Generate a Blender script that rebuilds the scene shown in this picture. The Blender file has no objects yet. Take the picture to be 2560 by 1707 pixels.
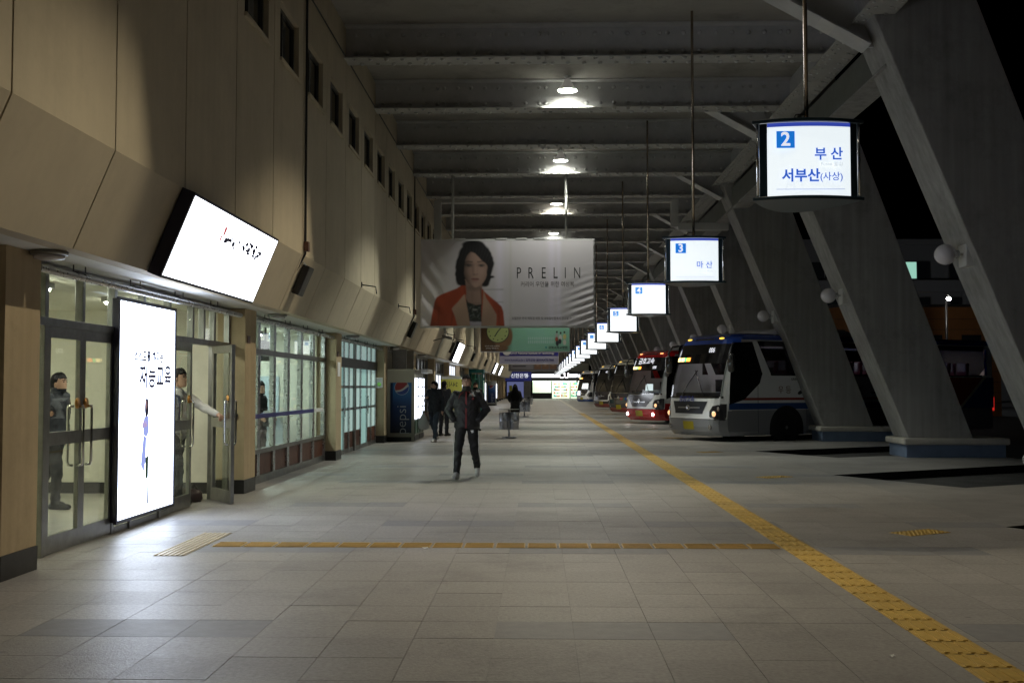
import bpy, math, random, bmesh
import numpy as np
from mathutils import Vector, Matrix

S = bpy.context.scene
COL = S.collection
R = math.radians
random.seed(7)
# ------------------------------------------------------------------ camera
cam_d = bpy.data.cameras.new('camera')
cam = bpy.data.objects.new('camera', cam_d); COL.objects.link(cam)
cam_d.sensor_width = 36.0; cam_d.lens = 37.7; cam_d.clip_start = 0.05; cam_d.clip_end = 600
cam.location = (0, 0, 1.53)
cam.rotation_euler = (R(90 + 2.42), 0, R(1.44))
S.camera = cam
# ------------------------------------------------------------------ night sky
W = bpy.data.worlds.new('World'); S.world = W; W.use_nodes = True
wn = W.node_tree
sky = wn.nodes.new('ShaderNodeTexSky'); sky.sky_type = 'NISHITA'; sky.sun_disc = False
sky.sun_elevation = R(-6); sky.sun_rotation = R(200)
wn.links.new(sky.outputs[0], wn.nodes['Background'].inputs[0])
wn.nodes['Background'].inputs[1].default_value = 0.012
S.view_settings.view_transform = 'Standard'; S.view_settings.look = 'None'
S.view_settings.exposure = 0.0; S.view_settings.gamma = 1.0
S.view_settings.use_curve_mapping = False
S.render.engine = 'CYCLES'
S.cycles.use_denoising = True
try: S.cycles.denoiser = 'OPENIMAGEDENOISE'
except Exception: pass
S.cycles.use_light_tree = True
S.cycles.max_bounces = 7; S.cycles.diffuse_bounces = 4; S.cycles.glossy_bounces = 4
S.cycles.transparent_max_bounces = 14; S.cycles.transmission_bounces = 6
S.cycles.sample_clamp_indirect = 6.0
S.cycles.caustics_reflective = False; S.cycles.caustics_refractive = False

# lamp settings used by the lamp builders below
LAMP_W = 820.0
LAMP_WARM = (1.0, 0.88, 0.64); LAMP_NEUT = (0.97, 1.0, 0.87); LAMP_MID = (1.0, 0.93, 0.74)
AD_E = 7.6; SCREEN_E = 6.0; SIGN_E = 0.92

# ------------------------------------------------------------------ materials
MATS = {}
def pm(name, col, rough=0.6, metal=0.0, emit=None, es=0.0, var=0.0, scale=3.0, bump=0.0, bscale=60.0, spec=0.5, rnd=0.0, streak=0.0, coat=0.0, stain=0.0, spots=0.0):
    m = bpy.data.materials.new(name); m.use_nodes = True
    nt = m.node_tree; b = nt.nodes['Principled BSDF']
    b.inputs['Roughness'].default_value = rough; b.inputs['Metallic'].default_value = metal
    b.inputs['Specular IOR Level'].default_value = spec
    b.inputs['Base Color'].default_value = (*col, 1)
    if coat: b.inputs['Coat Weight'].default_value = coat; b.inputs['Coat Roughness'].default_value = 0.08
    if emit:
        b.inputs['Emission Color'].default_value = (*emit, 1); b.inputs['Emission Strength'].default_value = es
    N = lambda t: nt.nodes.new(t); Lk = nt.links.new
    if var or bump or rnd or streak or stain or spots:
        class tc: outputs = {'Object': N('ShaderNodeNewGeometry').outputs['Position']}
    if var or rnd or streak or stain:
        fac = None
        def mul(a, sock):
            if a is None: return sock
            x = N('ShaderNodeMath'); x.operation = 'MULTIPLY'; Lk(a, x.inputs[0]); Lk(sock, x.inputs[1]); return x.outputs[0]
        def ranged(sock, lo, hi, a=0.3, c=0.7):
            x = N('ShaderNodeMapRange'); x.inputs[1].default_value = a; x.inputs[2].default_value = c
            x.inputs[3].default_value = lo; x.inputs[4].default_value = hi; Lk(sock, x.inputs[0]); return x.outputs[0]
        if var:
            n = N('ShaderNodeTexNoise'); n.inputs['Scale'].default_value = scale; n.inputs['Detail'].default_value = 7
            n.inputs['Roughness'].default_value = 0.65
            Lk(tc.outputs['Object'], n.inputs['Vector']); fac = mul(fac, ranged(n.outputs[0], 1 - var, 1 + var))
        if streak:
            mp = N('ShaderNodeMapping'); mp.inputs['Scale'].default_value = (5, 5, 0.25)
            n = N('ShaderNodeTexNoise'); n.inputs['Scale'].default_value = 1.6; n.inputs['Detail'].default_value = 5
            Lk(tc.outputs['Object'], mp.inputs[0]); Lk(mp.outputs[0], n.inputs['Vector']); fac = mul(fac, ranged(n.outputs[0], 1 - streak, 1 + streak * 0.4))
        if stain:
            n = N('ShaderNodeTexNoise'); n.inputs['Scale'].default_value = 0.9; n.inputs['Detail'].default_value = 9; n.inputs['Roughness'].default_value = 0.75
            Lk(tc.outputs['Object'], n.inputs['Vector']); fac = mul(fac, ranged(n.outputs[0], 1 - stain, 1.05, 0.32, 0.5))
        if spots:
            n = N('ShaderNodeTexVoronoi'); n.inputs['Scale'].default_value = 2.3; Lk(tc.outputs['Object'], n.inputs['Vector'])
            fac = mul(fac, ranged(n.outputs['Distance'], 1 - spots, 1, .035, .06))
            n = N('ShaderNodeTexNoise'); n.inputs['Scale'].default_value = .35; n.inputs['Detail'].default_value = 6; Lk(tc.outputs['Object'], n.inputs['Vector'])
            fac = mul(fac, ranged(n.outputs[0], 1 - spots * .5, 1 + spots * .25, .35, .65))
        if rnd:
            oi = N('ShaderNodeObjectInfo'); fac = mul(fac, ranged(oi.outputs['Random'], 1 - rnd, 1 + rnd, 0, 1))
        mx = N('ShaderNodeMix'); mx.data_type = 'RGBA'; mx.blend_type = 'MULTIPLY'; mx.inputs[0].default_value = 1
        cb = N('ShaderNodeCombineColor'); [Lk(fac, cb.inputs[i]) for i in range(3)]
        mx.inputs[6].default_value = (*col, 1); Lk(cb.outputs[0], mx.inputs[7]); Lk(mx.outputs[2], b.inputs['Base Color'])
        rr = N('ShaderNodeMapRange'); rr.inputs[1].default_value = 0.7; rr.inputs[2].default_value = 1.3
        rr.inputs[3].default_value = min(1, rough * 1.15); rr.inputs[4].default_value = rough * 0.85
        Lk(fac, rr.inputs[0]); Lk(rr.outputs[0], b.inputs['Roughness'])
    if bump:
        n = N('ShaderNodeTexNoise'); n.inputs['Scale'].default_value = bscale; n.inputs['Detail'].default_value = 4
        Lk(tc.outputs['Object'], n.inputs['Vector'])
        bp = N('ShaderNodeBump'); bp.inputs['Strength'].default_value = bump; bp.inputs['Distance'].default_value = 0.01
        Lk(n.outputs[0], bp.inputs['Height']); Lk(bp.outputs[0], b.inputs['Normal'])
    MATS[name] = m
    return m

def glass(name, tint=(0.9, 0.95, 0.92), refl=0.08, rough=0.02, thru=1.0):
    m = bpy.data.materials.new(name); m.use_nodes = True; nt = m.node_tree
    nt.nodes.remove(nt.nodes['Principled BSDF'])
    out = nt.nodes['Material Output']
    tr = nt.nodes.new('ShaderNodeBsdfTransparent'); tr.inputs[0].default_value = (*[c * thru for c in tint], 1)
    gl = nt.nodes.new('ShaderNodeBsdfGlossy'); gl.inputs['Roughness'].default_value = rough
    lw = nt.nodes.new('ShaderNodeLayerWeight'); lw.inputs[0].default_value = 0.5
    pw = nt.nodes.new('ShaderNodeMath'); pw.operation = 'POWER'; pw.inputs[1].default_value = 5.0; nt.links.new(lw.outputs['Facing'], pw.inputs[0])
    fr = nt.nodes.new('ShaderNodeMath'); fr.operation = 'MULTIPLY_ADD'; fr.inputs[1].default_value = 0.65; fr.inputs[2].default_value = refl * .5; nt.links.new(pw.outputs[0], fr.inputs[0])
    mx = nt.nodes.new('ShaderNodeMixShader')
    nt.links.new(fr.outputs[0], mx.inputs[0]); nt.links.new(tr.outputs[0], mx.inputs[1]); nt.links.new(gl.outputs[0], mx.inputs[2])
    nt.links.new(mx.outputs[0], out.inputs[0]); MATS[name] = m
    return m

def vcol_mat(name, rough=0.55, es=0.0):
    m = bpy.data.materials.new(name); m.use_nodes = True; nt = m.node_tree; b = nt.nodes['Principled BSDF']
    a = nt.nodes.new('ShaderNodeVertexColor'); a.layer_name = 'Col'
    nt.links.new(a.outputs[0], b.inputs['Base Color']); b.inputs['Roughness'].default_value = rough
    if es:
        nt.links.new(a.outputs[0], b.inputs['Emission Color']); b.inputs['Emission Strength'].default_value = es
    MATS[name] = m
    return m

def emi(name, col, s):
    return pm(name, (0.6, 0.6, 0.6), 0.5, emit=col, es=s)

# walls and structure
pm('wall_paint', (0.50, 0.432, 0.315), 0.75, var=0.06, scale=1.5, bump=0.06, bscale=140, stain=.05, streak=0.05, rnd=0.04)
pm('fascia_paint', (0.51, 0.44, 0.325), 0.72, var=0.06, scale=1.2, bump=0.06, bscale=140, streak=0.04, stain=.05, rnd=0.04)
pm('soffit_paint', (0.72, 0.71, 0.68), 0.75, var=0.08, scale=1.2, stain=0.12)
pm('joint_dark', (0.06, 0.05, 0.04), 0.9)
pm('pillar_paint', (0.47, 0.37, 0.235), 0.7, var=0.05, scale=2, streak=0.12, stain=0.12, bump=0.05, bscale=120)
pm('plinth_black', (0.018, 0.017, 0.017), 0.35, var=0.3, scale=6)
pm('steel_frame', (0.27, 0.27, 0.26), 0.33, 0.85, var=0.15, scale=8)
pm('steel_dark', (0.09, 0.088, 0.085), 0.4, 0.6)
pm('chrome', (0.7, 0.7, 0.7), 0.12, 1.0)
pm('brushed', (0.55, 0.56, 0.58), 0.28, 1.0, var=0.15, scale=12)
pm('pole_steel', (0.50, 0.42, 0.34), 0.25, 1.0)
pm('beam_paint', (0.42, 0.42, 0.42), 0.55, var=0.08, scale=2.5, stain=0.15, bump=0.05, bscale=60)
pm('beam_flange_dimmed', (0.34, 0.335, 0.32), 0.55, var=0.1, scale=2.0, stain=0.15)  # darker than the web, to hold down floor bounce on the undersides
pm('ceiling_paint', (0.27, 0.255, 0.235), 0.8, var=0.1, scale=1.2, stain=0.25, bump=0.08, bscale=30)
pm('fin_paint', (0.28, 0.275, 0.268), 0.8, var=0.07, scale=1.4, stain=0.24, bump=0.15, bscale=70, streak=0.2)
pm('cap_paint', (0.40, 0.38, 0.345), 0.7, var=0.12, scale=4, bump=0.1, bscale=60)
pm('plinth_blue', (0.115, 0.16, 0.25), 0.6, var=0.15, scale=3, stain=0.2)
pm('white_duct', (0.5, 0.5, 0.48), 0.5, var=0.1, scale=2)
pm('grey_box', (0.3, 0.3, 0.3), 0.5)
pm('black_plastic', (0.014, 0.014, 0.015), 0.45)
pm('rubber', (0.012, 0.012, 0.012), 0.8)
pm('window_dark', (0.02, 0.022, 0.022), 0.08, spec=0.6)
pm('globe_white', (0.62, 0.60, 0.64), 0.14, coat=0.5)
# ground
pm('mortar', (0.12, 0.115, 0.11), 0.9)
pm('tile_granite', (0.268, 0.254, 0.240), 0.42, var=0.20, scale=34, bump=0.35, bscale=70, rnd=0.07, stain=0.20, spec=0.5, spots=0.35)
pm('tile_dark', (0.205, 0.204, 0.208), 0.48, var=0.10, scale=9, bump=0.2, bscale=55, rnd=0.06, spec=0.5)
pm('paving', (0.25, 0.242, 0.234), 0.45, var=0.10, scale=1.6, bump=0.15, bscale=40, stain=0.16, spots=.35)
pm('asphalt', (0.05, 0.05, 0.05), 0.75, var=0.25, scale=2, bump=0.4, bscale=90)
pm('kerb_shade', (0.015, 0.015, 0.014), 0.8)  # shade on the kerb faces, put into the colour
pm('tactile_yellow', (0.46, 0.305, 0.075), 0.45, var=0.14, scale=14, rnd=0.10, stain=0.25)
pm('tactile_pale', (0.42, 0.40, 0.34), 0.45, var=0.1, scale=6)
pm('tactile_metal', (0.52, 0.44, 0.30), 0.35, 0.5, rnd=0.08)
pm('paper', (0.8, 0.8, 0.8), 0.8)
# shops
pm('cream', (0.62, 0.60, 0.50), 0.7, var=0.05, scale=2, stain=0.06)
pm('cream_white', (0.72, 0.71, 0.62), 0.65, var=0.03, scale=2)
pm('room_floor', (0.42, 0.40, 0.34), 0.25, var=0.15, scale=3)
pm('wood_panel', (0.11, 0.042, 0.026), 0.4, var=0.2, scale=5)
pm('grey_wall', (0.30, 0.285, 0.25), 0.7, var=0.08, scale=2, stain=0.15)
pm('blue_grey', (0.42, 0.50, 0.56), 0.5)
pm('blue_strip', (0.05, 0.05, 0.22), 0.4)
pm('teal', (0.03, 0.22, 0.22), 0.4)
pm('sign_navy', (0.02, 0.025, 0.11), 0.4, emit=(0.05, 0.06, 0.3), es=0.25)
pm('text_white', (0.8, 0.8, 0.8), 0.5)
pm('text_white_lit', (0.8, 0.8, 0.8), 0.5, emit=(0.9, 0.92, 1), es=0.8)
pm('text_black', (0.012, 0.012, 0.014), 0.6)
pm('text_grey', (0.10, 0.09, 0.09), 0.6)
pm('text_blue', (0.02, 0.09, 0.42), 0.5, emit=(0.035, 0.13, 0.62), es=0.8)
pm('sign_blue', (0.02, 0.2, 0.62), 0.4, emit=(0.01, 0.19, 0.72), es=0.75)
pm('sign_band_blue', (0.03, 0.06, 0.45), 0.4, emit=(0.05, 0.09, 0.6), es=0.6)
pm('text_pale', (0.5, 0.5, 0.55), 0.5, emit=(0.55, 0.62, 0.66), es=0.85)
pm('text_pale_pink', (0.5, 0.5, 0.55), 0.5, emit=(0.86, 0.80, 0.86), es=0.95)
pm('sign_case', (0.012, 0.03, 0.045), 0.3, coat=0.3)
pm('led_red', (0.2, 0.02, 0.02), 0.5, emit=(1, 0.05, 0.03), es=2.5)
pm('led_green', (0.02, 0.2, 0.05), 0.5, emit=(0.1, 1, 0.3), es=2.0)
pm('led_amber', (0.3, 0.2, 0.05), 0.5, emit=(1, 0.75, 0.3), es=3.0)
pm('led_orange', (0.3, 0.1, 0.02), 0.5, emit=(1, 0.3, 0.04), es=3.5)
pm('yellow_banner', (0.62, 0.60, 0.10), 0.6, emit=(0.5, 0.48, 0.05), es=0.06)  # slight glow put into the cloth, which is no lamp
pm('banner_frame', (0.55, 0.54, 0.55), 0.4)
emi('lamp_core', (1, 0.97, 0.88), 14)
emi('tube_light', (0.97, 1.0, 0.84), 48.0)
emi('tube_light_cool', (0.82, 1.0, 0.95), 80.0)
emi('ad_panel', (0.72, 0.82, 1.0), AD_E)
emi('screen_panel', (0.88, 0.93, 1.0), SCREEN_E)
emi('sign_panel', (0.88, 0.96, 1.0), SIGN_E)
emi('shop_glow', (0.85, 0.97, 0.92), 1.3)
emi('shop_strip', (0.95, 0.97, 1.0), 1.7)
emi('vend_panel', (0.82, 0.88, 1.0), 2.2)
emi('spot_white', (1, 1, 1), 30)
glass('glass_clear', (0.95, 0.97, 0.94))
glass('glass_bus', (0.50, 0.54, 0.54))
glass('glass_bus_side', (0.26, 0.28, 0.29))
glass('glass_teal', (0.42, 0.78, 0.74))
vcol_mat('print_matte', 0.5)

emi('lamp_glass', (1.0, 0.97, 0.90), 9.0)
pm('tie_shade', (.10, .105, .092), .6, var=.1)  # shade beyond the lamp cutoff put into the tie beam's side colour
pm('tactile_cross_shine', (.56, .38, .13), .36, var=.12, scale=14, rnd=.08, stain=.2)  # lighter than the yellow tiles: shine from the lit poster put into the colour
pm('lamp_shade', (.45, .45, .45), .25, .9, emit=(1, .95, .85), es=.10)
pm('lamp_amber', (0.45, 0.22, 0.05), 0.3, 0.6)
pm('teal_frost', (0.42, 0.66, 0.63), 0.35, emit=(0.42, 0.72, 0.68), es=0.34)
pm('teal_frost_pale', (0.55, 0.70, 0.68), 0.35, emit=(0.50, 0.72, 0.68), es=0.42)
pm('led_green_dim', (0.1, 0.3, 0.06), 0.5, emit=(0.2, 0.5, 0.1), es=0.3)
pm('cream_grey', (0.34, 0.33, 0.27), 0.5, var=0.06, scale=3)
pm('dark_green', (0.015, 0.07, 0.04), 0.3)
pm('text_grey_lit', (0.42, 0.46, 0.52), 0.5)
pm('pale_panel_grey', (0.36, 0.35, 0.37), 0.5, var=.15, scale=4)
pm('pane_white', (.6, .62, .64), .4, emit=(.85, .9, 1.0), es=1.6); pm('pane_cream', (.6, .57, .45), .4, emit=(.95, .85, .6), es=.28)
pm('pane_teal', (.03, .2, .2), .3, emit=(.1, .5, .5), es=.12); pm('pane_dark', (.03, .03, .03), .2)
pm('sign_case_blk', (0.015, 0.013, 0.03), 0.35)
pm('ink_violet', (0.05, 0.045, 0.13), 0.6); pm('ink_faint', (0.6, 0.6, 0.62), 0.6, emit=(.9, .93, 1), es=2.2); pm('ink_pale_blue', (.2, .24, .5), .6, emit=(.35, .42, .9), es=.8)
pm('ink_skin', (.5, .32, .3), .6, emit=(.8, .5, .5), es=.4); pm('ink_green', (.05, .13, .06), .6)
pm('ink_red', (.5, .05, .06), .6, emit=(.8, .2, .2), es=.5); pm('ink_yellow', (.6, .55, .3), .6, emit=(1, .95, .7), es=1.5)
emi('sign_panel_far', (0.93, 0.97, 1.0), 1.5)
pm('sign_blue_far', (0.1, 0.3, 0.62), 0.4, emit=(0.10, 0.32, 0.80), es=0.9)
vcol_mat('print_cloth', .42)
pm('banner_blue', (.03, .03, .25), .5); pm('banner_pale', (.42, .42, .58), .5)
pm('text_navy', (.03, .03, .2), .5)
pm('bank_blue', (.05, .06, .2), .4, emit=(.3, .34, .7), es=.3)
emi('cu_white', (1.0, .96, 1.0), 2.2); 
pm('store_back_lit', (.6, .66, .55), .6, emit=(.75, .95, .68), es=.9)  # glowing wall stands in for the store's bright lighting
pm('bin_steel', (.50, .53, .60), .3, .9, var=.35, scale=7)
emi('store_tube', (.9, 1.0, .9), 3.0)
pm('skin', (.52, .31, .225), .5, var=.05, scale=20); pm('hair_black', (.008, .007, .007), .75, bump=.6, bscale=120, spec=.15)
pm('jacket_black', (.018, .018, .021), .6, var=.25, scale=14, bump=.5, bscale=22); pm('jacket_navy', (.012, .014, .024), .7, var=.25, scale=12, bump=.5, bscale=22)
pm('trouser_black', (.012, .012, .014), .65, bump=.35, bscale=18); pm('jeans', (.045, .06, .09), .8, var=.2, scale=12, bump=.3, bscale=25)
pm('shirt_white', (.52, .51, .52), .7, bump=.35, bscale=16); pm('shoe_white', (.6, .58, .57), .5); pm('shoe_black', (.015, .014, .014), .4); pm('mask_black', (.012, .012, .013), .7)
pm('jacket_red', (.20, .02, .02), .55); pm('eye_dark', (.02, .015, .013), .15); pm('strap_navy', (.04, .045, .09), .6); pm('coat_black', (.010, .010, .011), .75, bump=.4, bscale=20); pm('bag_grey', (.40, .40, .41), .55, bump=.4, bscale=14); pm('shoe_brown', (.09, .06, .045), .5)
pm('brief_dark', (.03, .015, .015), .5)
pm('coach_white', (.82, .83, .85), .22, coat=.6, spec=.5); pm('coach_silver', (.30, .31, .34), .28, .25, coat=.5); pm('coach_blue', (.02, .06, .32), .2, coat=.7); pm('coach_band_blue', (.02, .07, .24), .3, coat=.4)
pm('coach_red', (.48, .012, .014), .2, coat=.7); pm('coach_band_red', (.28, .04, .03), .3, coat=.4); pm('coach_cream', (.60, .56, .44), .25, coat=.5); pm('coach_black', (.012, .012, .014), .12, coat=.8); pm('coach_dark', (.05, .045, .05), .2, coat=.6)
pm('coach_orange', (.30, .05, .015), .25, coat=.5); pm('coach_grille', (.05, .055, .065), .3, .5); pm('coach_green', (.03, .16, .12), .25, coat=.4)
pm('lamp_lens', (.35, .33, .32), .08, .6, coat=1.0); pm('lamp_bezel', (.03, .03, .035), .1, coat=1.0); pm('marker_amber', (.5, .25, .02), .2, emit=(1, .62, .08), es=1.6); pm('marker_red', (.5, .1, .03), .2, emit=(1, .35, .12), es=2.5)
emi('fog_lit', (1, .93, .9), 14); pm('tail_red', (.4, .01, .01), .2, emit=(1, .03, .02), es=.5); pm('plate_yellow', (.45, .36, .02), .4); pm('head_warm', (.6, .4, .25), .15, emit=(1, .55, .25), es=1.2)
pm('seat_red', (.22, .035, .07), .75, bump=.2, bscale=40); pm('seat_cover', (.62, .58, .66), .7); pm('coach_interior', (.36, .30, .25), .7); emi('coach_tube', (1, .92, .9), 7.0); emi('coach_cab_tube', (1, .9, .8), 1.6); pm('tyre', (.010, .010, .010), .85); pm('rim', (.22, .22, .22), .4, .7); pm('print_brown', (.16, .06, .04), .5); pm('print_dark', (.03, .03, .035), .5)
emi('white_card', (.9, 1, 1), 1.4)
pm('ink_coach_blue', (.02, .04, .3), .4)
pm('night_wall', (.24, .24, .25), .8); pm('win_dark', (.03, .035, .04), .2); pm('win_green', (.3, .4, .35), .4, emit=(.45, .9, .72), es=.65); pm('win_orange', (.4, .25, .1), .4, emit=(1, .55, .12), es=.5); pm('win_dim', (.2, .22, .2), .4, emit=(.2, .4, .35), es=.12)
pm('orange_clad', (.40, .17, .05), .7, var=.1, scale=2)
M = MATS
# ------------------------------------------------------------------ mesh builder
KIDS = {}
def reg(o, parent):
    COL.objects.link(o)
    if parent is not None:
        o.parent = parent
        o.matrix_parent_inverse = PINV.get(parent.name, Matrix.Identity(4))
        PINV[o.name] = Matrix.Identity(4)
        KIDS.setdefault(parent.name, []).append(o)
PINV = {}

def thing(name, label, cat, loc=(0, 0, 0), group=None, kind=None):
    o = bpy.data.objects.new(name, None); COL.objects.link(o); o.empty_display_size = 0.2
    o.location = loc; PINV[o.name] = Matrix.Translation(-Vector(loc))
    tag(o, label, cat, group, kind)
    return o
def tag(o, label=None, cat=None, group=None, kind=None):
    if label: o['label'] = label
    if cat: o['category'] = cat
    if group: o['group'] = group
    if kind: o['kind'] = kind
    return o
def copy_thing(o, parent=None, label=None, loc=None):
    c = o.copy(); COL.objects.link(c)
    if parent is not None:
        c.parent = parent; KIDS.setdefault(parent.name, []).append(c)
    for ch in KIDS.get(o.name, []): copy_thing(ch, c)
    if label: c['label'] = label
    if loc is not None: c.location = loc
    return c

class MB:
    def __init__(s): s.v = []; s.f = []; s.m = []; s.s = []
    def add(s, vs, fs, mi=0, smooth=False):
        k = len(s.v); s.v.extend([tuple(p) for p in vs])
        for f in fs: s.f.append(tuple(i + k for i in f)); s.m.append(mi); s.s.append(smooth)
        return s
    def box(s, x0, x1, y0, y1, z0, z1, mi=0):
        v = [(x0, y0, z0), (x1, y0, z0), (x1, y1, z0), (x0, y1, z0), (x0, y0, z1), (x1, y0, z1), (x1, y1, z1), (x0, y1, z1)]
        return s.add(v, [(3, 2, 1, 0), (4, 5, 6, 7), (0, 1, 5, 4), (1, 2, 6, 5), (2, 3, 7, 6), (3, 0, 4, 7)], mi)
    def prism(s, pts, vec, mi=0, smooth=False):
        n = len(pts); vec = Vector(vec); p = [Vector(q) for q in pts]
        fs = [tuple(range(n))[::-1], tuple(range(n, 2 * n))] + [(i, (i + 1) % n, n + (i + 1) % n, n + i) for i in range(n)]
        return s.add(p + [q + vec for q in p], fs, mi, smooth)
    def quad(s, a, b, c, d, mi=0): return s.add([a, b, c, d], [(0, 1, 2, 3)], mi)
    def ring_frame(s, d):
        d = Vector(d).normalized(); a = Vector((0, 0, 1)) if abs(d.z) < 0.9 else Vector((1, 0, 0))
        u = d.cross(a).normalized(); return u, d.cross(u).normalized()
    def loft(s, rings, mi=0, smooth=True, cap=True):
        n = len(rings[0]); vs = [p for r in rings for p in r]; fs = []
        for k in range(len(rings) - 1):
            for i in range(n):
                j = (i + 1) % n; fs.append((k * n + i, k * n + j, (k + 1) * n + j, (k + 1) * n + i))
        if cap: fs.append(tuple(range(n))[::-1]); fs.append(tuple(range((len(rings) - 1) * n, len(rings) * n)))
        return s.add(vs, fs, mi, smooth)
    def cyl(s, p0, p1, r0, r1=None, n=12, mi=0, cap=True, smooth=True):
        p0 = Vector(p0); p1 = Vector(p1); r1 = r0 if r1 is None else r1; u, w = s.ring_frame(p1 - p0)
        rr = [[p + (u * math.cos(2 * math.pi * i / n) + w * math.sin(2 * math.pi * i / n)) * r for i in range(n)] for p, r in ((p0, r0), (p1, r1))]
        return s.loft(rr, mi, smooth, cap)
    def tube(s, path, r, n=8, mi=0):
        P = [Vector(p) for p in path]; rings = []
        u = None
        for i, p in enumerate(P):
            d = (P[min(i + 1, len(P) - 1)] - P[max(i - 1, 0)]).normalized()
            if u is None: u, w = s.ring_frame(d)
            else:
                u = (u - d * u.dot(d)).normalized(); w = d.cross(u).normalized()
            rings.append([p + (u * math.cos(2 * math.pi * k / n) + w * math.sin(2 * math.pi * k / n)) * r for k in range(n)])
        return s.loft(rings, mi, True)
    def lathe(s, prof, c=(0, 0, 0), n=20, axis='z', mi=0):
        c = Vector(c); rings = []
        for r, h in prof:
            ring = []
            for i in range(n):
                a = 2 * math.pi * i / n; x, y = r * math.cos(a), r * math.sin(a)
                ring.append(c + (Vector((x, y, h)) if axis == 'z' else Vector((x, h, y)) if axis == 'y' else Vector((h, x, y))))
            rings.append(ring)
        return s.loft(rings, mi, True, True)
    def ball(s, c, r, n=16, k=10, mi=0):
        c = Vector(c); r = Vector(r) if hasattr(r, '__len__') else Vector((r, r, r)); rings = []
        for j in range(k + 1):
            t = math.pi * (j + 0.02) / (k + 0.04); rings.append([c + Vector((r.x * math.sin(t) * math.cos(2 * math.pi * i / n), r.y * math.sin(t) * math.sin(2 * math.pi * i / n), -r.z * math.cos(t))) for i in range(n)])
        return s.loft(rings, mi, True)
    def mesh(s, name, mats):
        me = bpy.data.meshes.new(name); me.from_pydata(s.v, [], s.f)
        for m in (mats if isinstance(mats, (list, tuple)) else [mats]): me.materials.append(M[m] if isinstance(m, str) else m)
        me.polygons.foreach_set('material_index', s.m); me.polygons.foreach_set('use_smooth', s.s)
        me.update()
        return me
    def build(s, name, mats, parent=None, kind=None, bevel=0, fix=False):
        me = s.mesh(name, mats)
        if fix:
            bm = bmesh.new(); bm.from_mesh(me); bmesh.ops.recalc_face_normals(bm, faces=bm.faces); bm.to_mesh(me); bm.free()
        return obj(name, me, parent, kind, bevel)
def obj(name, me, parent=None, kind=None, bevel=0):
    o = bpy.data.objects.new(name, me); reg(o, parent)
    if kind: o['kind'] = kind
    if bevel:
        b = o.modifiers.new('bevel', 'BEVEL'); b.width = bevel; b.segments = 2; b.limit_method = 'ANGLE'
    return o
def BOX(name, mat, x0, x1, y0, y1, z0, z1, parent=None, kind=None, bevel=0):
    return MB().box(min(x0, x1), max(x0, x1), min(y0, y1), max(y0, y1), min(z0, z1), max(z0, z1)).build(name, mat, parent, kind, bevel)

TEXTC = {}
def text(body, size, mat, parent, mtx, align='CENTER', off=0.0, ext=0.0015, name='lettering', sx=1.0, spacing=1.0):
    """flat lettering in the XY plane of mtx, as a mesh"""
    key = (body, size, mat, align, off, ext, sx, spacing)
    me = TEXTC.get(key)
    if me is None:
        cu = bpy.data.curves.new('lettering', 'FONT'); cu.body = body; cu.size = size; cu.align_x = align; cu.align_y = 'CENTER'
        cu.offset = off; cu.extrude = ext; cu.resolution_u = 3; cu.space_character = spacing
        tmp = bpy.data.objects.new('lettering_tmp', cu)
        me = bpy.data.meshes.new_from_object(tmp)
        bpy.data.objects.remove(tmp); bpy.data.curves.remove(cu)
        if sx != 1.0: me.transform(Matrix.Scale(sx, 4, (1, 0, 0)))
        me.materials.clear(); me.materials.append(M[mat]); TEXTC[key] = me
    o = bpy.data.objects.new(name, me); reg(o, parent)
    o.matrix_basis = mtx
    return o
def face_mtx(loc, normal='-y', tilt=0.0, roll=0.0):
    """XY text plane facing a direction"""
    rz = {'-y': 0, '+x': 90, '+y': 180, '-x': -90}[normal]
    return Matrix.Translation(loc) @ Matrix.Rotation(R(rz), 4, 'Z') @ Matrix.Rotation(R(90 + tilt), 4, 'X') @ Matrix.Rotation(R(roll), 4, 'Z')

def print_grid(name, w, h, nx, ny, func, mat, parent, mtx, zfun=None, soft=0):
    """a flat print: grid mesh whose ink colours are computed per vertex; u right, v down in 0..1"""
    u, v = np.meshgrid(np.linspace(0, 1, nx), np.linspace(0, 1, ny))
    du, dv = .25 / nx, .25 / ny
    c = (func(u - du, v - dv) + func(u + du, v - dv) + func(u - du, v + dv) + func(u + du, v + dv) + func(u, v)) / 5
    for _ in range(soft):
        q = np.pad(c, ((1, 1), (1, 1), (0, 0)), 'edge'); c = (q[:-2, 1:-1] + q[2:, 1:-1] + q[1:-1, :-2] + q[1:-1, 2:] + 2 * q[1:-1, 1:-1]) / 6
    z = zfun(u, v) if zfun else np.zeros_like(u)
    co = np.stack([(u - 0.5) * w, (0.5 - v) * h, z], -1).reshape(-1, 3)
    idx = np.arange(nx * ny).reshape(ny, nx)
    q = np.stack([idx[1:, :-1], idx[1:, 1:], idx[:-1, 1:], idx[:-1, :-1]], -1).reshape(-1, 4)
    me = bpy.data.meshes.new(name); me.from_pydata(co.tolist(), [], q.tolist())
    a = me.color_attributes.new('Col', 'FLOAT_COLOR', 'POINT')
    a.data.foreach_set('color', np.concatenate([c.reshape(-1, 3), np.ones((nx * ny, 1))], 1).astype(np.float32).ravel())
    me.materials.append(M[mat]); me.polygons.foreach_set('use_smooth', [True] * len(me.polygons)); me.update()
    o = bpy.data.objects.new(name, me); reg(o, parent); o.matrix_basis = mtx
    return o
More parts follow.
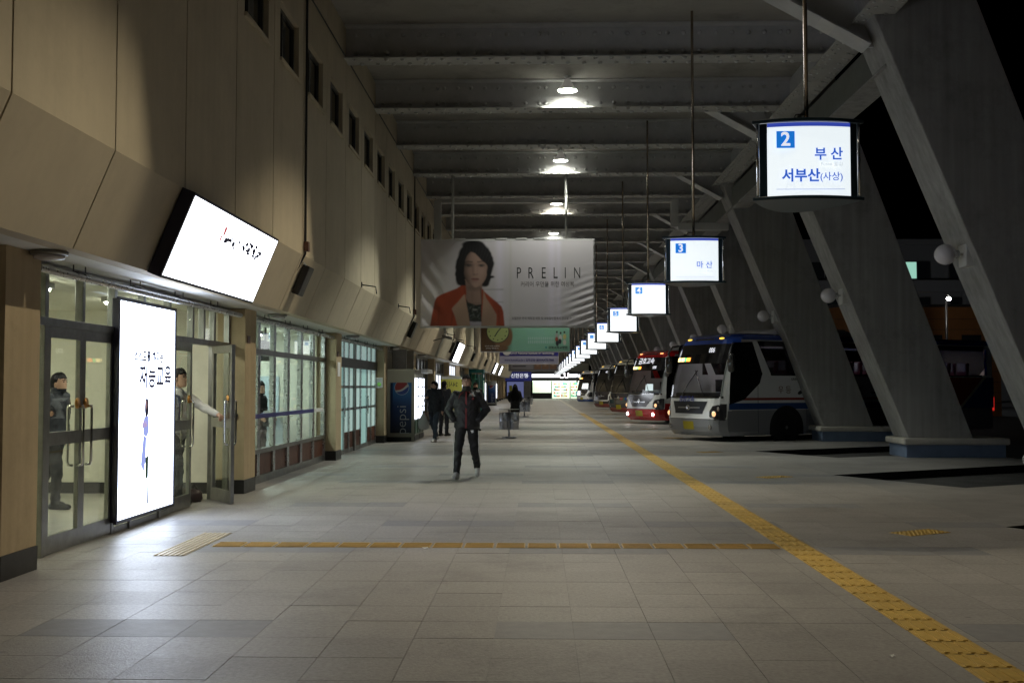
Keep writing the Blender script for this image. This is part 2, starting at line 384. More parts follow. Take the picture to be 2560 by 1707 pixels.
def pip(u, v, poly):
    inside = np.zeros(u.shape, bool); n = len(poly)
    for i in range(n):
        x0, y0 = poly[i]; x1, y1 = poly[(i + 1) % n]
        if y0 == y1: continue
        c = ((y0 > v) != (y1 > v)) & (u < (x1 - x0) * (v - y0) / (y1 - y0) + x0)
        inside ^= c
    return inside
def ell(u, v, cx, cy, rx, ry, soft=0.15):
    d = np.sqrt(((u - cx) / rx) ** 2 + ((v - cy) / ry) ** 2)
    return np.clip((1 + soft - d) / (2 * soft), 0, 1)
def over(c, mask, col):
    m = np.asarray(mask, float)[..., None]
    return c * (1 - m) + np.array(col) * m
NTH = ['first', 'second', 'third', 'fourth', 'fifth', 'sixth', 'seventh', 'eighth', 'ninth', 'tenth', 'eleventh', 'twelfth',
       'thirteenth', 'fourteenth', 'fifteenth', 'sixteenth', 'seventeenth', 'eighteenth', 'nineteenth', 'twentieth']
def project(p):
    """pixel in the 2352-wide view, for sorting pieces by their size in view"""
    return 1238 + 2466 * p[0] / p[1], 888 - 2466 * (p[2] - 1.53) / p[1]
# ================================================================== GROUND
YEND = 140.4
D30 = (math.cos(R(30)), math.sin(R(30))); PERP = (-math.sin(R(30)), math.cos(R(30)))
def bay_corner(k): return (5.12, 18.95 + 6.95 * k)          # inner corner of the bus bay
def platform_outline():
    pts = []
    for k in range(-3, 18):
        px, py = bay_corner(k)
        rx, ry = px - PERP[0] * 2.75, py - PERP[1] * 2.75      # nose kerb of this bay
        pts.append((k, (rx, ry), (px, py)))
    out = []
    xo = 10.25
    for i, (k, r, p) in enumerate(pts):
        t2 = (xo - r[0]) / D30[0]
        out += [(xo, r[1] + D30[1] * t2), r, p]
        t1 = (xo - p[0]) / D30[0]
        out.append((xo, p[1] + D30[1] * t1))
    return out
BOX('road', 'asphalt', -60, 130, -60, 260, -0.40, -0.15, kind='structure')
out = platform_outline()
xs_poly = [(-9.5, -3.0), (10.25, -3.0)] + [p for p in out if p[1] > -2.9 and p[1] < 139] + [(5.12, YEND + 9), (-9.5, YEND + 9)]
floor = MB().prism([(x, y, -0.145) for x, y in xs_poly], (0, 0, 0.139)).build('floor', 'paving', None, 'structure')
# kerb facing strips coloured black for the shade along the bays, joined under the paving edge
kb = MB()
for i in range(2, len(xs_poly) - 3):
    a, b = xs_poly[i], xs_poly[i + 1]
    d = Vector((b[0] - a[0], b[1] - a[1], 0)).normalized(); n = Vector((d.y, -d.x, 0)) * 0.004
    kb.quad((a[0] + n.x, a[1] + n.y, -0.148), (b[0] + n.x, b[1] + n.y, -0.148), (b[0] + n.x, b[1] + n.y, -0.012), (a[0] + n.x, a[1] + n.y, -0.012))
kb.build('kerb_face', 'kerb_shade', floor, 'stuff')

# --- granite tiles: the 290 largest in view are pieces, the rest one mesh
TX, TY = 0.49, 0.478
def is_dark(i, j):
    yc = 8.51 + (j + 0.5) * TY
    r = (yc - 6.84) / 3.475
    if abs(r - round(r)) * 3.475 < TY * 0.5 and round(r) >= 0 and (i + 2) % 6 < 3: return True
    r = (yc - 12.05) / 6.95
    return abs(r - round(r)) * 6.95 < TY * 0.5 and round(r) >= 0 and (i - 1) % 6 < 3
cells = []
for j in range(-14, 66):
    for i in range(-5, 15):
        x0 = -2.236 + i * TX; y0 = 8.51 + j * TY
        xc, yc = x0 + TX / 2, y0 + TY / 2
        if yc < 0.5: continue
        px, py = project((xc, yc, 0))
        inv = -120 < px < 2470 and py < 1650
        cells.append((0 if inv else 1, yc, abs(xc), i, j, x0, y0))
cells.sort()
g = 0.0016
def tile_box(mb, x0, y0, i, j):
    e = 0.005 if j in (0,) else g
    dz = random.uniform(-0.0008, 0.0008)
    mb.box(x0 + g, x0 + TX - g, y0 + e, y0 + TY - g, -0.006, dz, 1 if is_dark(i, j) else 0)
tm = {}
for d in (False, True):
    tm[d] = MB().box(-TX / 2 + g, TX / 2 - g, -TY / 2 + g, TY / 2 - g, -0.006, 0).mesh('tile', 'tile_dark' if d else 'tile_granite')
rest = MB()
for n, (f, yc, ax, i, j, x0, y0) in enumerate(cells):
    if n < 290:
        o = obj('tile', tm[is_dark(i, j)], floor)
        o.location = (x0 + TX / 2, y0 + TY / 2 + (0.003 if j == 0 else 0), random.uniform(-0.0008, 0.0008))
        o.rotation_euler = (random.uniform(-0.0012, 0.0012), random.uniform(-0.0012, 0.0012), 0)
    else: tile_box(rest, x0, y0, i, j)
rest.build('far_tiles', ['tile_granite', 'tile_dark'], floor, 'stuff')
# beyond the single tiles: plain slabs per bay with dark dashes
far = MB()
y = 8.51 + 66 * TY
while y < YEND:
    for i in range(-5, 15, 3):
        x0 = -2.236 + i * TX
        j = round((y - 8.51) / TY)
        far.box(x0 + g, x0 + 3 * TX - g, y + g, y + TY - g, -0.006, 0, 1 if (is_dark(i, j) and is_dark(i + 2, j)) else 0)
    y += TY
far.build('distant_tiles', ['tile_granite', 'tile_dark'], floor, 'stuff')

# --- tactile paving
def ribs(mb, x0, x1, y0, y1, along='y', n=4, z=0.004):
    mb.box(x0 + 0.003, x1 - 0.003, y0 + 0.004, y1 - 0.004, 0.0005, z)
    for k in range(n):
        t = (k + 0.5) / n
        if along == 'y':
            xc = x0 + (x1 - x0) * t; mb.box(xc - 0.014, xc + 0.014, y0 + 0.012, y1 - 0.012, z, z + 0.006)
        else:
            yc = y0 + (y1 - y0) * t; mb.box(x0 + 0.012, x1 - 0.012, yc - 0.014, yc + 0.014, z, z + 0.006)
    return mb
def dots(mb, x0, x1, y0, y1, n=6):
    mb.box(x0 + 0.003, x1 - 0.003, y0 + 0.003, y1 - 0.003, 0.0005, 0.004)
    for a in range(n):
        for b in range(n):
            c = (x0 + (x1 - x0) * (a + .5) / n, y0 + (y1 - y0) * (b + .5) / n, 0.004)
            mb.cyl(c, (c[0], c[1], 0.010), 0.017, 0.012, n=6)
    return mb
rib_me = ribs(MB(), -0.147, 0.147, -0.143, 0.143).mesh('tactile_tile', 'tactile_yellow')
cross_me = ribs(MB(), -0.143, 0.143, -0.146, 0.146, 'x').mesh('tactile_tile', 'tactile_cross_shine')
dot_me = dots(MB(), -0.15, 0.15, -0.15, 0.15).mesh('tactile_tile', 'tactile_metal')
def lay(me, x, y, rz=0):
    o = obj('tactile_tile', me, floor); o.location = (x, y, random.uniform(0, .0008)); o.rotation_euler = (0, 0, rz + random.uniform(-.004, .004)); return o
y = 4.32; lst = []
while y < 26:
    lay(rib_me, 2.455 + random.uniform(-.003, .003), y); y += 0.3
fb = MB(); fp = MB()
while y < 136:
    if y < 62: ribs(fb, 2.305, 2.605, y - .15, y + .15)
    else: fp.box(2.30, 2.60, y - .147, y + .147, 0.0005, 0.005)
    y += 0.3
fb.build('far_tactile_strip', 'tactile_yellow', floor, 'stuff'); fp.build('distant_tactile_strip', 'tactile_pale', floor, 'stuff')
x = 2.15
while x > -3.15:
    lay(cross_me, x, 10.42); x -= 0.303
for k in range(5): lay(dot_me, -3.36, 9.87 + 0.3 * k)
dy_me = dots(MB(), -0.15, 0.15, -0.15, 0.15, 5).mesh('tactile_tile', 'tactile_yellow')
for k in range(-2, 8):
    cx, cy = 4.0, 11.45 + 6.95 * (k + 1) + (0.0 if k else 0)
    for s in (-0.15, 0.15):
        lay(dy_me, cx + D30[0] * s, cy + D30[1] * s, R(30))
# litter and worn spots on the paving
for (x, y, s) in ((-1.07, 10.2, .035), (2.0, 6.2, .02), (-0.9, 12.3, .014), (0.5, 12.0, .012)):
    m = MB(); vs = [(x + s * math.cos(a) * random.uniform(.6, 1.3), y + s * math.sin(a) * random.uniform(.5, 1.1), 0.004 + (.012 if k % 2 else 0)) for k, a in enumerate([i * math.pi / 3 for i in range(6)])]
    m.add(vs + [(x, y, 0.016)], [(i, (i + 1) % 6, 6) for i in range(6)])
    o = m.build('paper_scrap', 'paper')
    tag(o, {-1.07: 'small white paper scrap on the yellow cross strip', 2.0: 'tiny white scrap lying near the long yellow strip', -0.9: 'white speck of litter beyond the cross strip, left one', 0.5: 'white speck of litter beyond the cross strip, right one'}[x], 'litter')

# ================================================================== HALL WALL
building = thing('terminal_building', 'long beige concrete bus terminal wall with slanted fascia along the platform', 'building', (-3.48, 0, 0))
XU, ZK, XB, ZB, ZC = -3.48, 3.47, -3.82, 2.66, 8.0
P = 1.7375; Y0 = 8.66 - P * 7
gj = 0.012
WZ0, WZ1, WW = 5.96, 6.74, 1.12
def wall_panel_mesh(win):
    m = MB(); a, b = gj, P - gj; t = 0.16
    if not win: m.box(-t, 0, a, b, ZK, ZC)
    else:
        w0 = (P - WW) / 2; w1 = w0 + WW
        m.box(-t, 0, a, b, ZK, WZ0); m.box(-t, 0, a, b, WZ1, ZC); m.box(-t, 0, a, w0, WZ0, WZ1); m.box(-t, 0, w1, b, WZ0, WZ1)
    return m
pan_me = wall_panel_mesh(True).mesh('wall_panel', 'wall_paint')
d = Vector((XB - XU, 0, ZB - ZK)).normalized(); nrm = Vector((-d.z, 0, d.x)); nrm = nrm if nrm.x > 0 else -nrm
fm = MB(); inner = Vector((-0.16, 0, 0.0))
fm.prism([(0, gj, ZK - .001), (XB - XU, gj, ZB), (XB - XU - .16, gj, ZB), (-.16, gj, ZK - .001)], (0, P - 2 * gj, 0))
fas_me = fm.mesh('fascia_panel', 'fascia_paint')
sm = MB().box(-4.62, XB - .165, gj / 2, P - gj / 2, ZB, ZB + .06); sof_me = sm.mesh('soffit_panel', 'soffit_paint')
wf = MB(); w0 = (P - WW) / 2; w1 = w0 + WW
for (a0, a1, b0, b1) in ((w0, w1, WZ0, WZ0 + .05), (w0, w1, WZ1 - .05, WZ1), (w0, w0 + .05, WZ0 + .05, WZ1 - .05), (w1 - .05, w1, WZ0 + .05, WZ1 - .05), (w0 + .4, w0 + .44, WZ0 + .05, WZ1 - .05)):
    wf.box(-.13, -.07, a0, a1, b0, b1)
wf_me = wf.mesh('window', 'steel_dark')
wp_me = MB().box(-.112, -.10, w0 + .05, w1 - .05, WZ0 + .05, WZ1 - .05).mesh('pane', 'window_dark')
ws_me = MB().box(-.16, .035, w0 - .03, w1 + .03, WZ0 - .05, WZ0 - .001).mesh('sill', 'wall_paint')
npan = int((YEND - Y0) / P)
for k in range(npan):
    y = Y0 + k * P
    for me, nm, xx in ((pan_me, 'wall_panel', XU), (fas_me, 'fascia_panel', XU), (sof_me, 'soffit_panel', 0)):
        o = obj(nm, me, building); o.location = (xx, y, 0); o.matrix_parent_inverse = Matrix.Translation((3.48, 0, 0))
    if y > 8:
        w = obj('window', wf_me, building); w.location = (XU, y, 0); w.matrix_parent_inverse = Matrix.Translation((3.48, 0, 0))
        for me, nm in ((wp_me, 'pane'), (ws_me, 'sill')): obj(nm, me, w)
# dark backing behind the panel joints
BOX('joint_backing', 'joint_dark', -3.75, -3.64, -3.4, YEND, ZK - .2, ZC, building)
MB().prism([(-3.66, -3.4, ZK - .1), (-3.99, -3.4, ZB + .02), (-4.05, -3.4, ZB + .06), (-3.75, -3.4, ZK - .1)], (0, YEND + 3.4, 0)).build('fascia_backing', 'joint_dark', building)
BOX('rear_wall', 'grey_wall', -4.75, -4.62, -3.4, 8.2, 0, 2.7, building)
# conduit along the ceiling edge
MB().tube([(-3.45, -3, 7.42), (-3.45, 60, 7.42)], 0.014, 6).build('conduit', 'steel_dark', building)
# vertical cable runs down to the loudspeakers
def cable(y, top=ZC):
    MB().tube([(-3.455, y, top), (-3.455, y, ZK + .02), (-3.60, y + .0, ZK - .24)], 0.018, 6).build('cable_run', 'black_plastic', building)
    BOX('junction_box', 'wood_panel', -3.47, -3.40, y - .05, y + .05, ZK + .06, ZK + .2, building)
for y in (15.72, 29.62, 43.5, 57.4): cable(y)
MB().tube([(-3.42, 38.9, 6.5), (-3.42, 38.9, ZK), (-3.75, 38.9, ZB - .02)], 0.045, 8).build('downpipe', 'white_duct', building)
# round soffit lights (off) and the long pipe under the soffit
pipe = thing('soffit_pipe', 'long grey steel pipe hung under the soffit above the shop fronts', 'pipe', (-4.28, 9, 2.55))
MB().tube([(-4.30, 9.05, 2.555), (-4.30, 31.2, 2.555)], 0.035, 10).build('pipe', 'brushed', pipe)
MB().ball((-4.30, 9.05, 2.555), 0.05, 10, 6).build('end_cap', 'steel_frame', pipe)
for k in range(16):
    y = 9.9 + k * 1.39
    m = MB()
    for s in (-.09, .09): m.cyl((-4.30 + s * .2, y + s, 2.52), (-4.30 + s * .2, y + s, 2.66), .006, n=5)
    m.box(-4.34, -4.26, y - .1, y + .1, 2.59, 2.60); m.build('hanger', 'steel_dark', pipe)
for k, y in enumerate((8.8, 16.6, 23.4, 30.3, 37.3)):
    l = thing('soffit_light', f'round unlit soffit lamp, {NTH[k]} from the camera above the shop fronts', 'ceiling lamp', (-4.08, y, 2.655), 'round lamps under the soffit')
    MB().lathe([(.15, 0), (.15, -.03), (.13, -.035)], (-4.08, y, 2.658), 20).build('rim', 'steel_frame', l)
    MB().lathe([(.125, -.03), (.12, -.06), (.08, -.075), (.01, -.08)], (-4.08, y, 2.655), 20).build('lens', 'globe_white', l)
# small brackets on the kink
for k, y in enumerate((20.9, 26.4, 40.6, 45.2, 52.0)):
    l = thing('cable_bracket', f'short thin metal bracket jutting from the wall above the fascia, {NTH[k]} from the camera', 'bracket', (XU, y, ZK), 'brackets on the beige wall')
    MB().tube([(XU - .02, y, ZK + .06), (XU + .28, y, ZK + .02), (XU + .3, y, ZK - .12)], .014, 6).build('arm', 'steel_dark', l)
    BOX('base', 'steel_dark', XU, XU + .015, y - .04, y + .04, ZK + .01, ZK + .11, l)

# ================================================================== ROOF
roof = thing('station_roof', 'dark platform roof of riveted steel beams under a concrete slab', 'roof', (0, 0, ZC))
BOX('roof_slab', 'ceiling_paint', -3.66, 5.75, -3.4, YEND, ZC, ZC + .25, roof)
ZF = 7.38
def beam(m, nriv):
    yc = 19.03 + 3.475 * m
    b = MB()
    b.box(-3.47, 5.3, yc - .013, yc + .013, ZF + .025, ZC - .03)
    o = b.build('beam', 'beam_paint', roof)
    BOX('bottom_flange', 'beam_flange_dimmed', -3.47, 5.3, yc - .225, yc + .225, ZF, ZF + .024, o)
    BOX('top_flange', 'beam_paint', -3.47, 5.3, yc - .2, yc + .2, ZC - .029, ZC - .004, o)
    if nriv:
        r = MB()
        def dome(x, y, z, nx, ny, nz):
            n = Vector((nx, ny, nz)); u, w = r.ring_frame(n); c = Vector((x, y, z))
            rings = [[c + n * h + (u * math.cos(i * math.pi / 3) + w * math.sin(i * math.pi / 3)) * q for i in range(6)] for q, h in ((.046, -.002), (.040, .022), (.016, .036))]
            r.loft(rings, 0, True)
        x = -3.3; k = 0
        while x < 5.1:
            for z in (ZF + .15, ZC - .14): dome(x, yc - .013, z, 0, -1, 0)
            for s in (-.13, .13): dome(x + .1 * (s > 0), yc + s, ZF, 0, 0, -1)
            k += 1; x += .14 if k % 8 == 5 else .288
        r.build('rivets', 'beam_paint', o, 'stuff')
    return o
for m in range(-6, 35): beam(m, -2 < m < 11)
# edge girder with riveted bottom flange, along the outer ends of the beams
gx = 5.3
gm = MB().box(gx - .012, gx + .012, 15.3, YEND, ZF + .025, ZC + .2).build('edge_girder', 'beam_paint', roof)
BOX('bottom_flange', 'beam_flange_dimmed', gx - .28, gx + .28, 15.3, YEND, ZF - .028, ZF - .003, gm)
r = MB()
y = 15.5
while y < 46:
    for dx in (-.22, -.12, .12, .22):
        r.lathe([(.03, .0), (.026, -.014), (.01, -.02)], (gx + dx, y + (.07 if abs(dx) > .2 else 0), ZF - .028), 6)
    y += .29
r.build('rivets', 'beam_paint', gm, 'stuff')
fin_y = [17.2 + 6.95 * k for k in range(-2, 18)]
for k, yc in enumerate(fin_y):
    # haunch bracket from the slanted column up to the slab, in the plane of the column
    o = MB().prism([(5.62, yc - .015, 6.95), (5.22, yc - .015, 7.0), (3.45, yc - .015, 7.995), (5.62, yc - .015, 7.995)], (0, .03, 0)).build('haunch_bracket', 'beam_paint', roof)
    a = Vector((5.28, yc, 6.965)); e = Vector((3.45, yc, 7.985)); dd = (e - a).normalized(); n = Vector((-dd.z, 0, dd.x)); w = Vector((0, .24, 0))
    MB().prism([a - w, e - w, e + w, a + w], n * -.025).build('bottom_flange', 'beam_paint', o)
    if k < 10:
        q = a + (e - a) * .36 - n * -.002
        MB().prism([q - w * .97 - dd * .13, q - w * .97 + dd * .13, q + w * .97 + dd * .13, q + w * .97 - dd * .13], n * -.006 if n.z < 0 else n * -.034).build('splice_plate', 'white_duct', o)
# outer tie beam between the slanted columns
tie = BOX('tie_beam', 'tie_shade', 5.52, 5.96, 17.0, YEND - 4, 6.64, 7.2, roof)
BOX('bottom_flange', 'fin_paint', 5.5, 5.98, 17.0, YEND - 4, 6.61, 6.638, tie)  # lighter column colour keeps the underside brighter than the darkened sides

# ================================================================== SLANTED COLUMNS
def fin(yc):
    h = .5
    x0 = lambda z: 8.22 - .405 * z
    wd = lambda z: 1.38 + .042 * z
    z0, z1 = .42, 8.6
    m = MB().prism([(x0(z0), yc - h, z0), (x0(z0) + wd(z0), yc - h, z0), (x0(z1) + wd(z1), yc - h, z1), (x0(z1), yc - h, z1)], (0, 2 * h, 0))
    return m
for k, yc in enumerate(fin_y):
    far_l = k > 9
    lab = 'slanted grey concrete column far down the bus bays behind the parked buses' if far_l else {
        0: 'slanted concrete column nearest the camera, out to its right', 1: 'slanted concrete column beside the camera position', 2: 'tall slanted column at the right edge of the picture carrying the largest globe lamp',
        3: 'slanted column on a blue plinth, second from the right edge', 4: 'slanted column on a blue plinth in front of the blue bus',
        5: 'slanted column rising just left of the blue bus roof', 6: 'slanted column seen between the red bus and the blue bus', }.get(k, f'slanted grey column above the parked buses, {NTH[k - 2]} from the right edge')
    c = thing('slanted_column', lab, 'column', (8.8, yc, 0), 'slanted concrete columns along the bus bays')
    fin(yc).build('shaft', 'fin_paint', c, bevel=.02)
    BOX('plinth', 'plinth_blue', 7.98, 10.12, yc - .57, yc + .57, -.005, .27, c, bevel=.01)
    BOX('cap', 'cap_paint', 7.90, 10.2, yc - .64, yc + .64, .272, .418, c, bevel=.04)
    if k < 10:      # unlit globe lamp on the inner edge
        z = 3.62 if k < 3 else 3.56
        xe = 8.22 - .405 * z
        lab2 = 'unlit white globe lamp on the ' + ('slanted column ' + ('beside the camera' if k < 2 else 'at the right edge of the picture') if k < 3 else {3: 'second slanted column from the right', 4: 'slanted column above the blue bus', 5: 'column behind the blue bus roof', 6: 'column behind the red bus roof'}.get(k, f'{NTH[k-2]} slanted column from the right'))
        if k == 0: lab2 = 'unlit white globe lamp on the column nearest the camera'
        l = thing('globe_lamp', lab2, 'wall lamp', (xe, yc, z), 'globe lamps on the slanted columns')
        MB().box(xe - .06, xe + .24, yc - .3, yc + .02, z - .2, z + .2).build('mount_box', 'white_duct', l, bevel=.008)
        MB().cyl((xe - .06, yc - .14, z), (xe - .17, yc - .14, z), .02, n=10).build('arm', 'chrome', l)
        MB().lathe([(.06, 0), (.07, -.03), (.07, -.05)], (xe - .12, yc - .14, z), 14, 'x').build('collar', 'brushed', l)
        MB().ball((xe - .325, yc - .14, z), .168, 28, 18).build('globe', 'globe_white', l)
# white expansion joint duct around the roof edge
duct = thing('roof_duct', 'white square duct running up the wall and over the beams beyond the banner', 'duct', (-3.2, 33.4, 7))
BOX('wall_duct', 'white_duct', -3.28, -3.06, 33.3, 33.5, 3.5, 7.36, duct)
BOX('drop_duct', 'white_duct', 4.12, 4.34, 33.3, 33.5, 6.5, 7.36, duct)
BOX('side_duct', 'white_duct', 4.345, 5.9, 33.3, 33.5, 6.4, 6.62, duct)
BOX('ceiling_duct', 'white_duct', -3.05, 4.11, 33.3, 33.5, 7.28, 7.37, duct)

# ================================================================== HIGH BAY LAMPS
lamp_y = [1.30, 8.255, 15.205] + [22.155 + 6.95 * k for k in range(17)]
def high_bay(y, x, col, w, label, near):
    l = thing('high_bay_lamp', label, 'ceiling lamp', (x, y, ZC), 'ceiling lamps over the platform')
    MB().cyl((x, y, ZC - .002), (x, y, ZC - .03), .07, n=14).build('mount_plate', 'brushed', l)
    MB().cyl((x, y, ZC - .03), (x, y, ZC - .08), .022, n=10).build('stem', 'brushed', l)
    zr = 7.70
    MB().lathe([(.045, zr + .255), (.06, zr + .23), (.085, zr + .17), (.13, zr + .095), (.20, zr + .01), (.207, zr - .01), (.198, zr - .006), (.127, zr + .09), (.08, zr + .165), (.045, zr + .205), (.01, zr + .21)], (x, y, 0), 28).build('reflector', 'lamp_shade', l)
    lin = MB(); rings = [[(x + r * math.cos(2 * math.pi * i / 28), y + r * math.sin(2 * math.pi * i / 28), z) for i in range(28)] for r, z in ((.196, zr - .005), (.125, zr + .088), (.078, zr + .162), (.03, zr + .20))]
    lin.loft(rings, 0, True, False); lin.build('lining', 'lamp_glass', l)
    MB().lathe([(.02, zr + .196), (.035, zr + .202), (.02, zr + .207)], (x, y, 0), 12).build('bulb', 'lamp_core', l)
    for k in range(10):
        a = k * math.pi / 5
        if near: MB().tube([(x + .05 * math.cos(a), y + .05 * math.sin(a), zr + .24), (x + .03 * math.cos(a), y + .03 * math.sin(a), zr + .29)], .006, 5).build('cooling_fin', 'brushed', l)
    sd = bpy.data.lights.new('lamp_light', 'SPOT'); sd.energy = w; sd.color = col; sd.shadow_soft_size = .03
    sd.spot_size = R(112); sd.spot_blend = .24
    so = bpy.data.objects.new('lamp_light', sd); reg(so, l); so.location = (x, y, zr + .175)
    sd = bpy.data.lights.new('side_spill', 'SPOT'); sd.energy = w * (.045 if y > 20 else .012); sd.color = col; sd.shadow_soft_size = .18; sd.spot_size = R(168); sd.spot_blend = .5
    so = bpy.data.objects.new('side_spill', sd); reg(so, l); so.location = (x, y, zr - .03)
    if near:        # light spilling from the open top of the reflector
        sd = bpy.data.lights.new('top_spill', 'POINT'); sd.energy = 5; sd.color = col; sd.shadow_soft_size = .03
        so = bpy.data.objects.new('top_spill', sd); reg(so, l); so.location = (x, y, zr + .272)
for k, y in enumerate(lamp_y):
    lab = {0: 'ceiling lamp above the camera', 1: 'ceiling lamp over the near tactile strip', 2: 'ceiling lamp over the walking man'}.get(k) or (
        f'lit silver ceiling lamp hanging before a beam, {NTH[k - 3]} from the top of the picture' if k < 7 else 'lit ceiling lamp far down the hall behind the hanging banners')
    col = LAMP_WARM if k < 3 else (LAMP_NEUT if k in (3, 4, 6, 8) else LAMP_MID)
    w = LAMP_W * {0: .35, 1: .92, 2: 1.1}.get(k, 1.45)
    high_bay(y, .6, col, w, lab, 2 < k < 7)

# ================================================================== PILLARS AND SHOP FRONTS
XS = -4.48
def pillar(k):
    yc = 8.68 + 6.95 * k
    lab = {0: 'beige pillar at the left edge of the picture', 1: 'beige pillar between the open glass door and the wide shop window', 2: 'beige pillar between the wide shop window and the teal glass doors', 3: 'beige pillar beside the drinks machine'}.get(k, 'beige pillar far along the shop fronts')
    c = thing('wall_pillar', lab, 'pillar', (-4.4, yc, 0), 'pillars between the shop fronts')
    BOX('shaft', 'pillar_paint', -4.63, -4.23, yc - .3, yc + .3, .2, ZB - .003, c)
    BOX('plinth', 'plinth_black', -4.63, -4.222, yc - .308, yc + .308, -.005, .198, c)
    return c
pill = {k: pillar(k) for k in range(-1, 19)}
for k in (1, 2):
    yc = 8.68 + 6.95 * k
    BOX('door_plate', 'wood_panel', -4.228, -4.22, yc - .2, yc - .05, 2.16, 2.27, pill[k])
MB().cyl((-4.36, 15.33, 1.12), (-4.36, 15.29, 1.12), .035, n=14).build('door_stop', 'black_plastic', pill[1])
BOX('notice_plate', 'paper', -4.228, -4.221, 22.42, 22.7, 1.75, 2.05, pill[2])

def door_leaf(parent, w, h, glass_m, world, handle=True, hside=1, both=True):
    """a framed glass leaf hinged at its local origin along +y"""
    t = .022; m = MB()
    for (a0, a1, b0, b1) in ((0, .07, 0, h), (w - .07, w, 0, h), (.07, w - .07, 0, .16), (.07, w - .07, h - .1, h), (.07, w - .07, .98, 1.1)): m.box(-t, t, a0, a1, b0, b1)
    d = obj('door', m.mesh('door', 'steel_frame'), parent); d.matrix_basis = world
    BOX('pane', glass_m, -.004, .004, .07, w - .07, .16, .98, d); BOX('pane', glass_m, -.004, .004, .07, w - .07, 1.1, h - .1, d)
    if handle:
        yh = w - .1 if hside > 0 else .1
        hm = MB()
        for s in ((1, -1) if both else (1,)):
            x = s * .075
            hm.tube([(s * t, yh, 1.33), (x, yh, 1.33), (x, yh - .002, 1.30), (x, yh, 1.0), (x, yh, .80), (x - s * .012, yh, .765), (s * t, yh, .76)], .014, 8)
        hm.build('handle', 'chrome', d)
        MB().lathe([(.0, .0), (.052, .0), (.052, .012), (.0, .014)], (t + .002, yh - .03, 1.36), 16, 'x').build('handle_plate', 'lamp_amber', d)
    return d

def frame_bar(parent, name, y0, y1, z0, z1, mat='steel_frame', x0=XS - .05, x1=XS + .03):
    return BOX(name, mat, x0, x1, y0, y1, z0, z1, parent, bevel=.004)

# ---- entrance with double doors (bay 1)
ent = thing('entrance_front', 'glazed steel entrance with double doors beside the tall lit poster', 'shop front', (XS, 12, 0))
ym = [9.02, 9.58, 11.16, 12.83, 14.62, 15.32]
for y in ym: frame_bar(ent, 'mullion', y - .035, y + .035, 0, 2.58)
frame_bar(ent, 'head_rail', 9.0, 15.35, 2.581, 2.655)
frame_bar(ent, 'transom_rail', 9.0, 15.35, 2.085, 2.16, x1=XS + .034)
for y in (10.37, 11.99, 13.70, 14.16): frame_bar(ent, 'transom_mullion', y - .03, y + .03, 2.162, 2.579)
tys = [9.02, 9.58, 10.37, 11.16, 11.99, 12.83, 13.70, 14.16, 14.62, 15.32]
for a, b in zip(tys[:-1], tys[1:]): BOX('transom_pane', 'glass_clear', XS - .012, XS - .004, a + .035, b - .035, 2.163, 2.578, ent)
BOX('pane', 'glass_clear', XS - .012, XS - .004, 11.2, 12.79, .07, 2.08, ent); frame_bar(ent, 'sill', 11.2, 12.79, 0, .068)
BOX('pane', 'glass_clear', XS - .012, XS - .004, 14.66, 15.28, .07, 2.08, ent); frame_bar(ent, 'sill', 14.66, 15.28, 0, .068)
BOX('pane', 'glass_clear', XS - .012, XS - .004, 9.06, 9.54, .07, 2.08, ent)
door_leaf(ent, .765, 2.07, 'glass_clear', Matrix.Translation((XS, 9.617, .012)))
door_leaf(ent, .745, 2.07, 'glass_clear', Matrix.Translation((XS, 10.376, .012)), hside=-1)
door_leaf(ent, .82, 2.07, 'glass_clear', Matrix.Translation((XS, 12.868, .012)))
ang = math.atan2(-.62, .46)
door_leaf(ent, .80, 2.07, 'glass_clear', Matrix.Translation((XS + .03, 14.56, .012)) @ Matrix.Rotation(math.atan2(-.44, -.62), 4, 'Z'))

# lobby interior
def room(name, x1, y0, y1, wall, floor_m='room_floor', h=2.63, lights=(), lmat='tube_light', skirt='plinth_black'):
    BOX(name + '_floor', floor_m, x1, XS - .055, y0, y1, -.004, .002, kind='structure')
    BOX(name + '_ceiling', 'cream_white', x1, XS - .14, y0, y1, h, h + .03, kind='structure')
    w = BOX(name + '_back_wall', wall, x1 - .1, x1, y0, y1, 0, h + .03, kind='structure')
    BOX(name + '_end_wall', wall, x1, -4.63, y1, y1 + .08, 0, h + .03, kind='structure')
    BOX(name + '_near_wall', wall, x1, -4.63, y0 - .08, y0, 0, h + .03, kind='structure')
    BOX(name + '_skirting', skirt, x1, -4.64, y1 - .015, y1 - .001, .003, .16, kind='structure')
    BOX(name + '_back_skirting', skirt, x1 + .001, x1 + .015, y0, y1 - .016, .003, .16, kind='structure')
    for (x, y, L) in lights:
        l = thing('ceiling_light', f'fluorescent ceiling fitting inside the {name} at {"the front" if x > -6.4 else "the rear"}, {"nearer" if y < (y0 + y1) / 2 else "farther"} one', 'ceiling light', (x, y, h), f'ceiling lights inside the {name}')
        BOX('housing', 'white_duct', x - .1, x + .1, y - L / 2, y + L / 2, h - .06, h - .002, l)
        BOX('tube', lmat, x - .07, x + .07, y - L / 2 + .03, y + L / 2 - .03, h - .085, h - .061, l)
room('lobby', -8.6, 9.06, 15.36, 'cream', lights=((-5.25, 10.6, 1.3), (-5.25, 13.6, 1.3), (-7.8, 10.6, 1.3), (-7.8, 13.4, 1.3)))

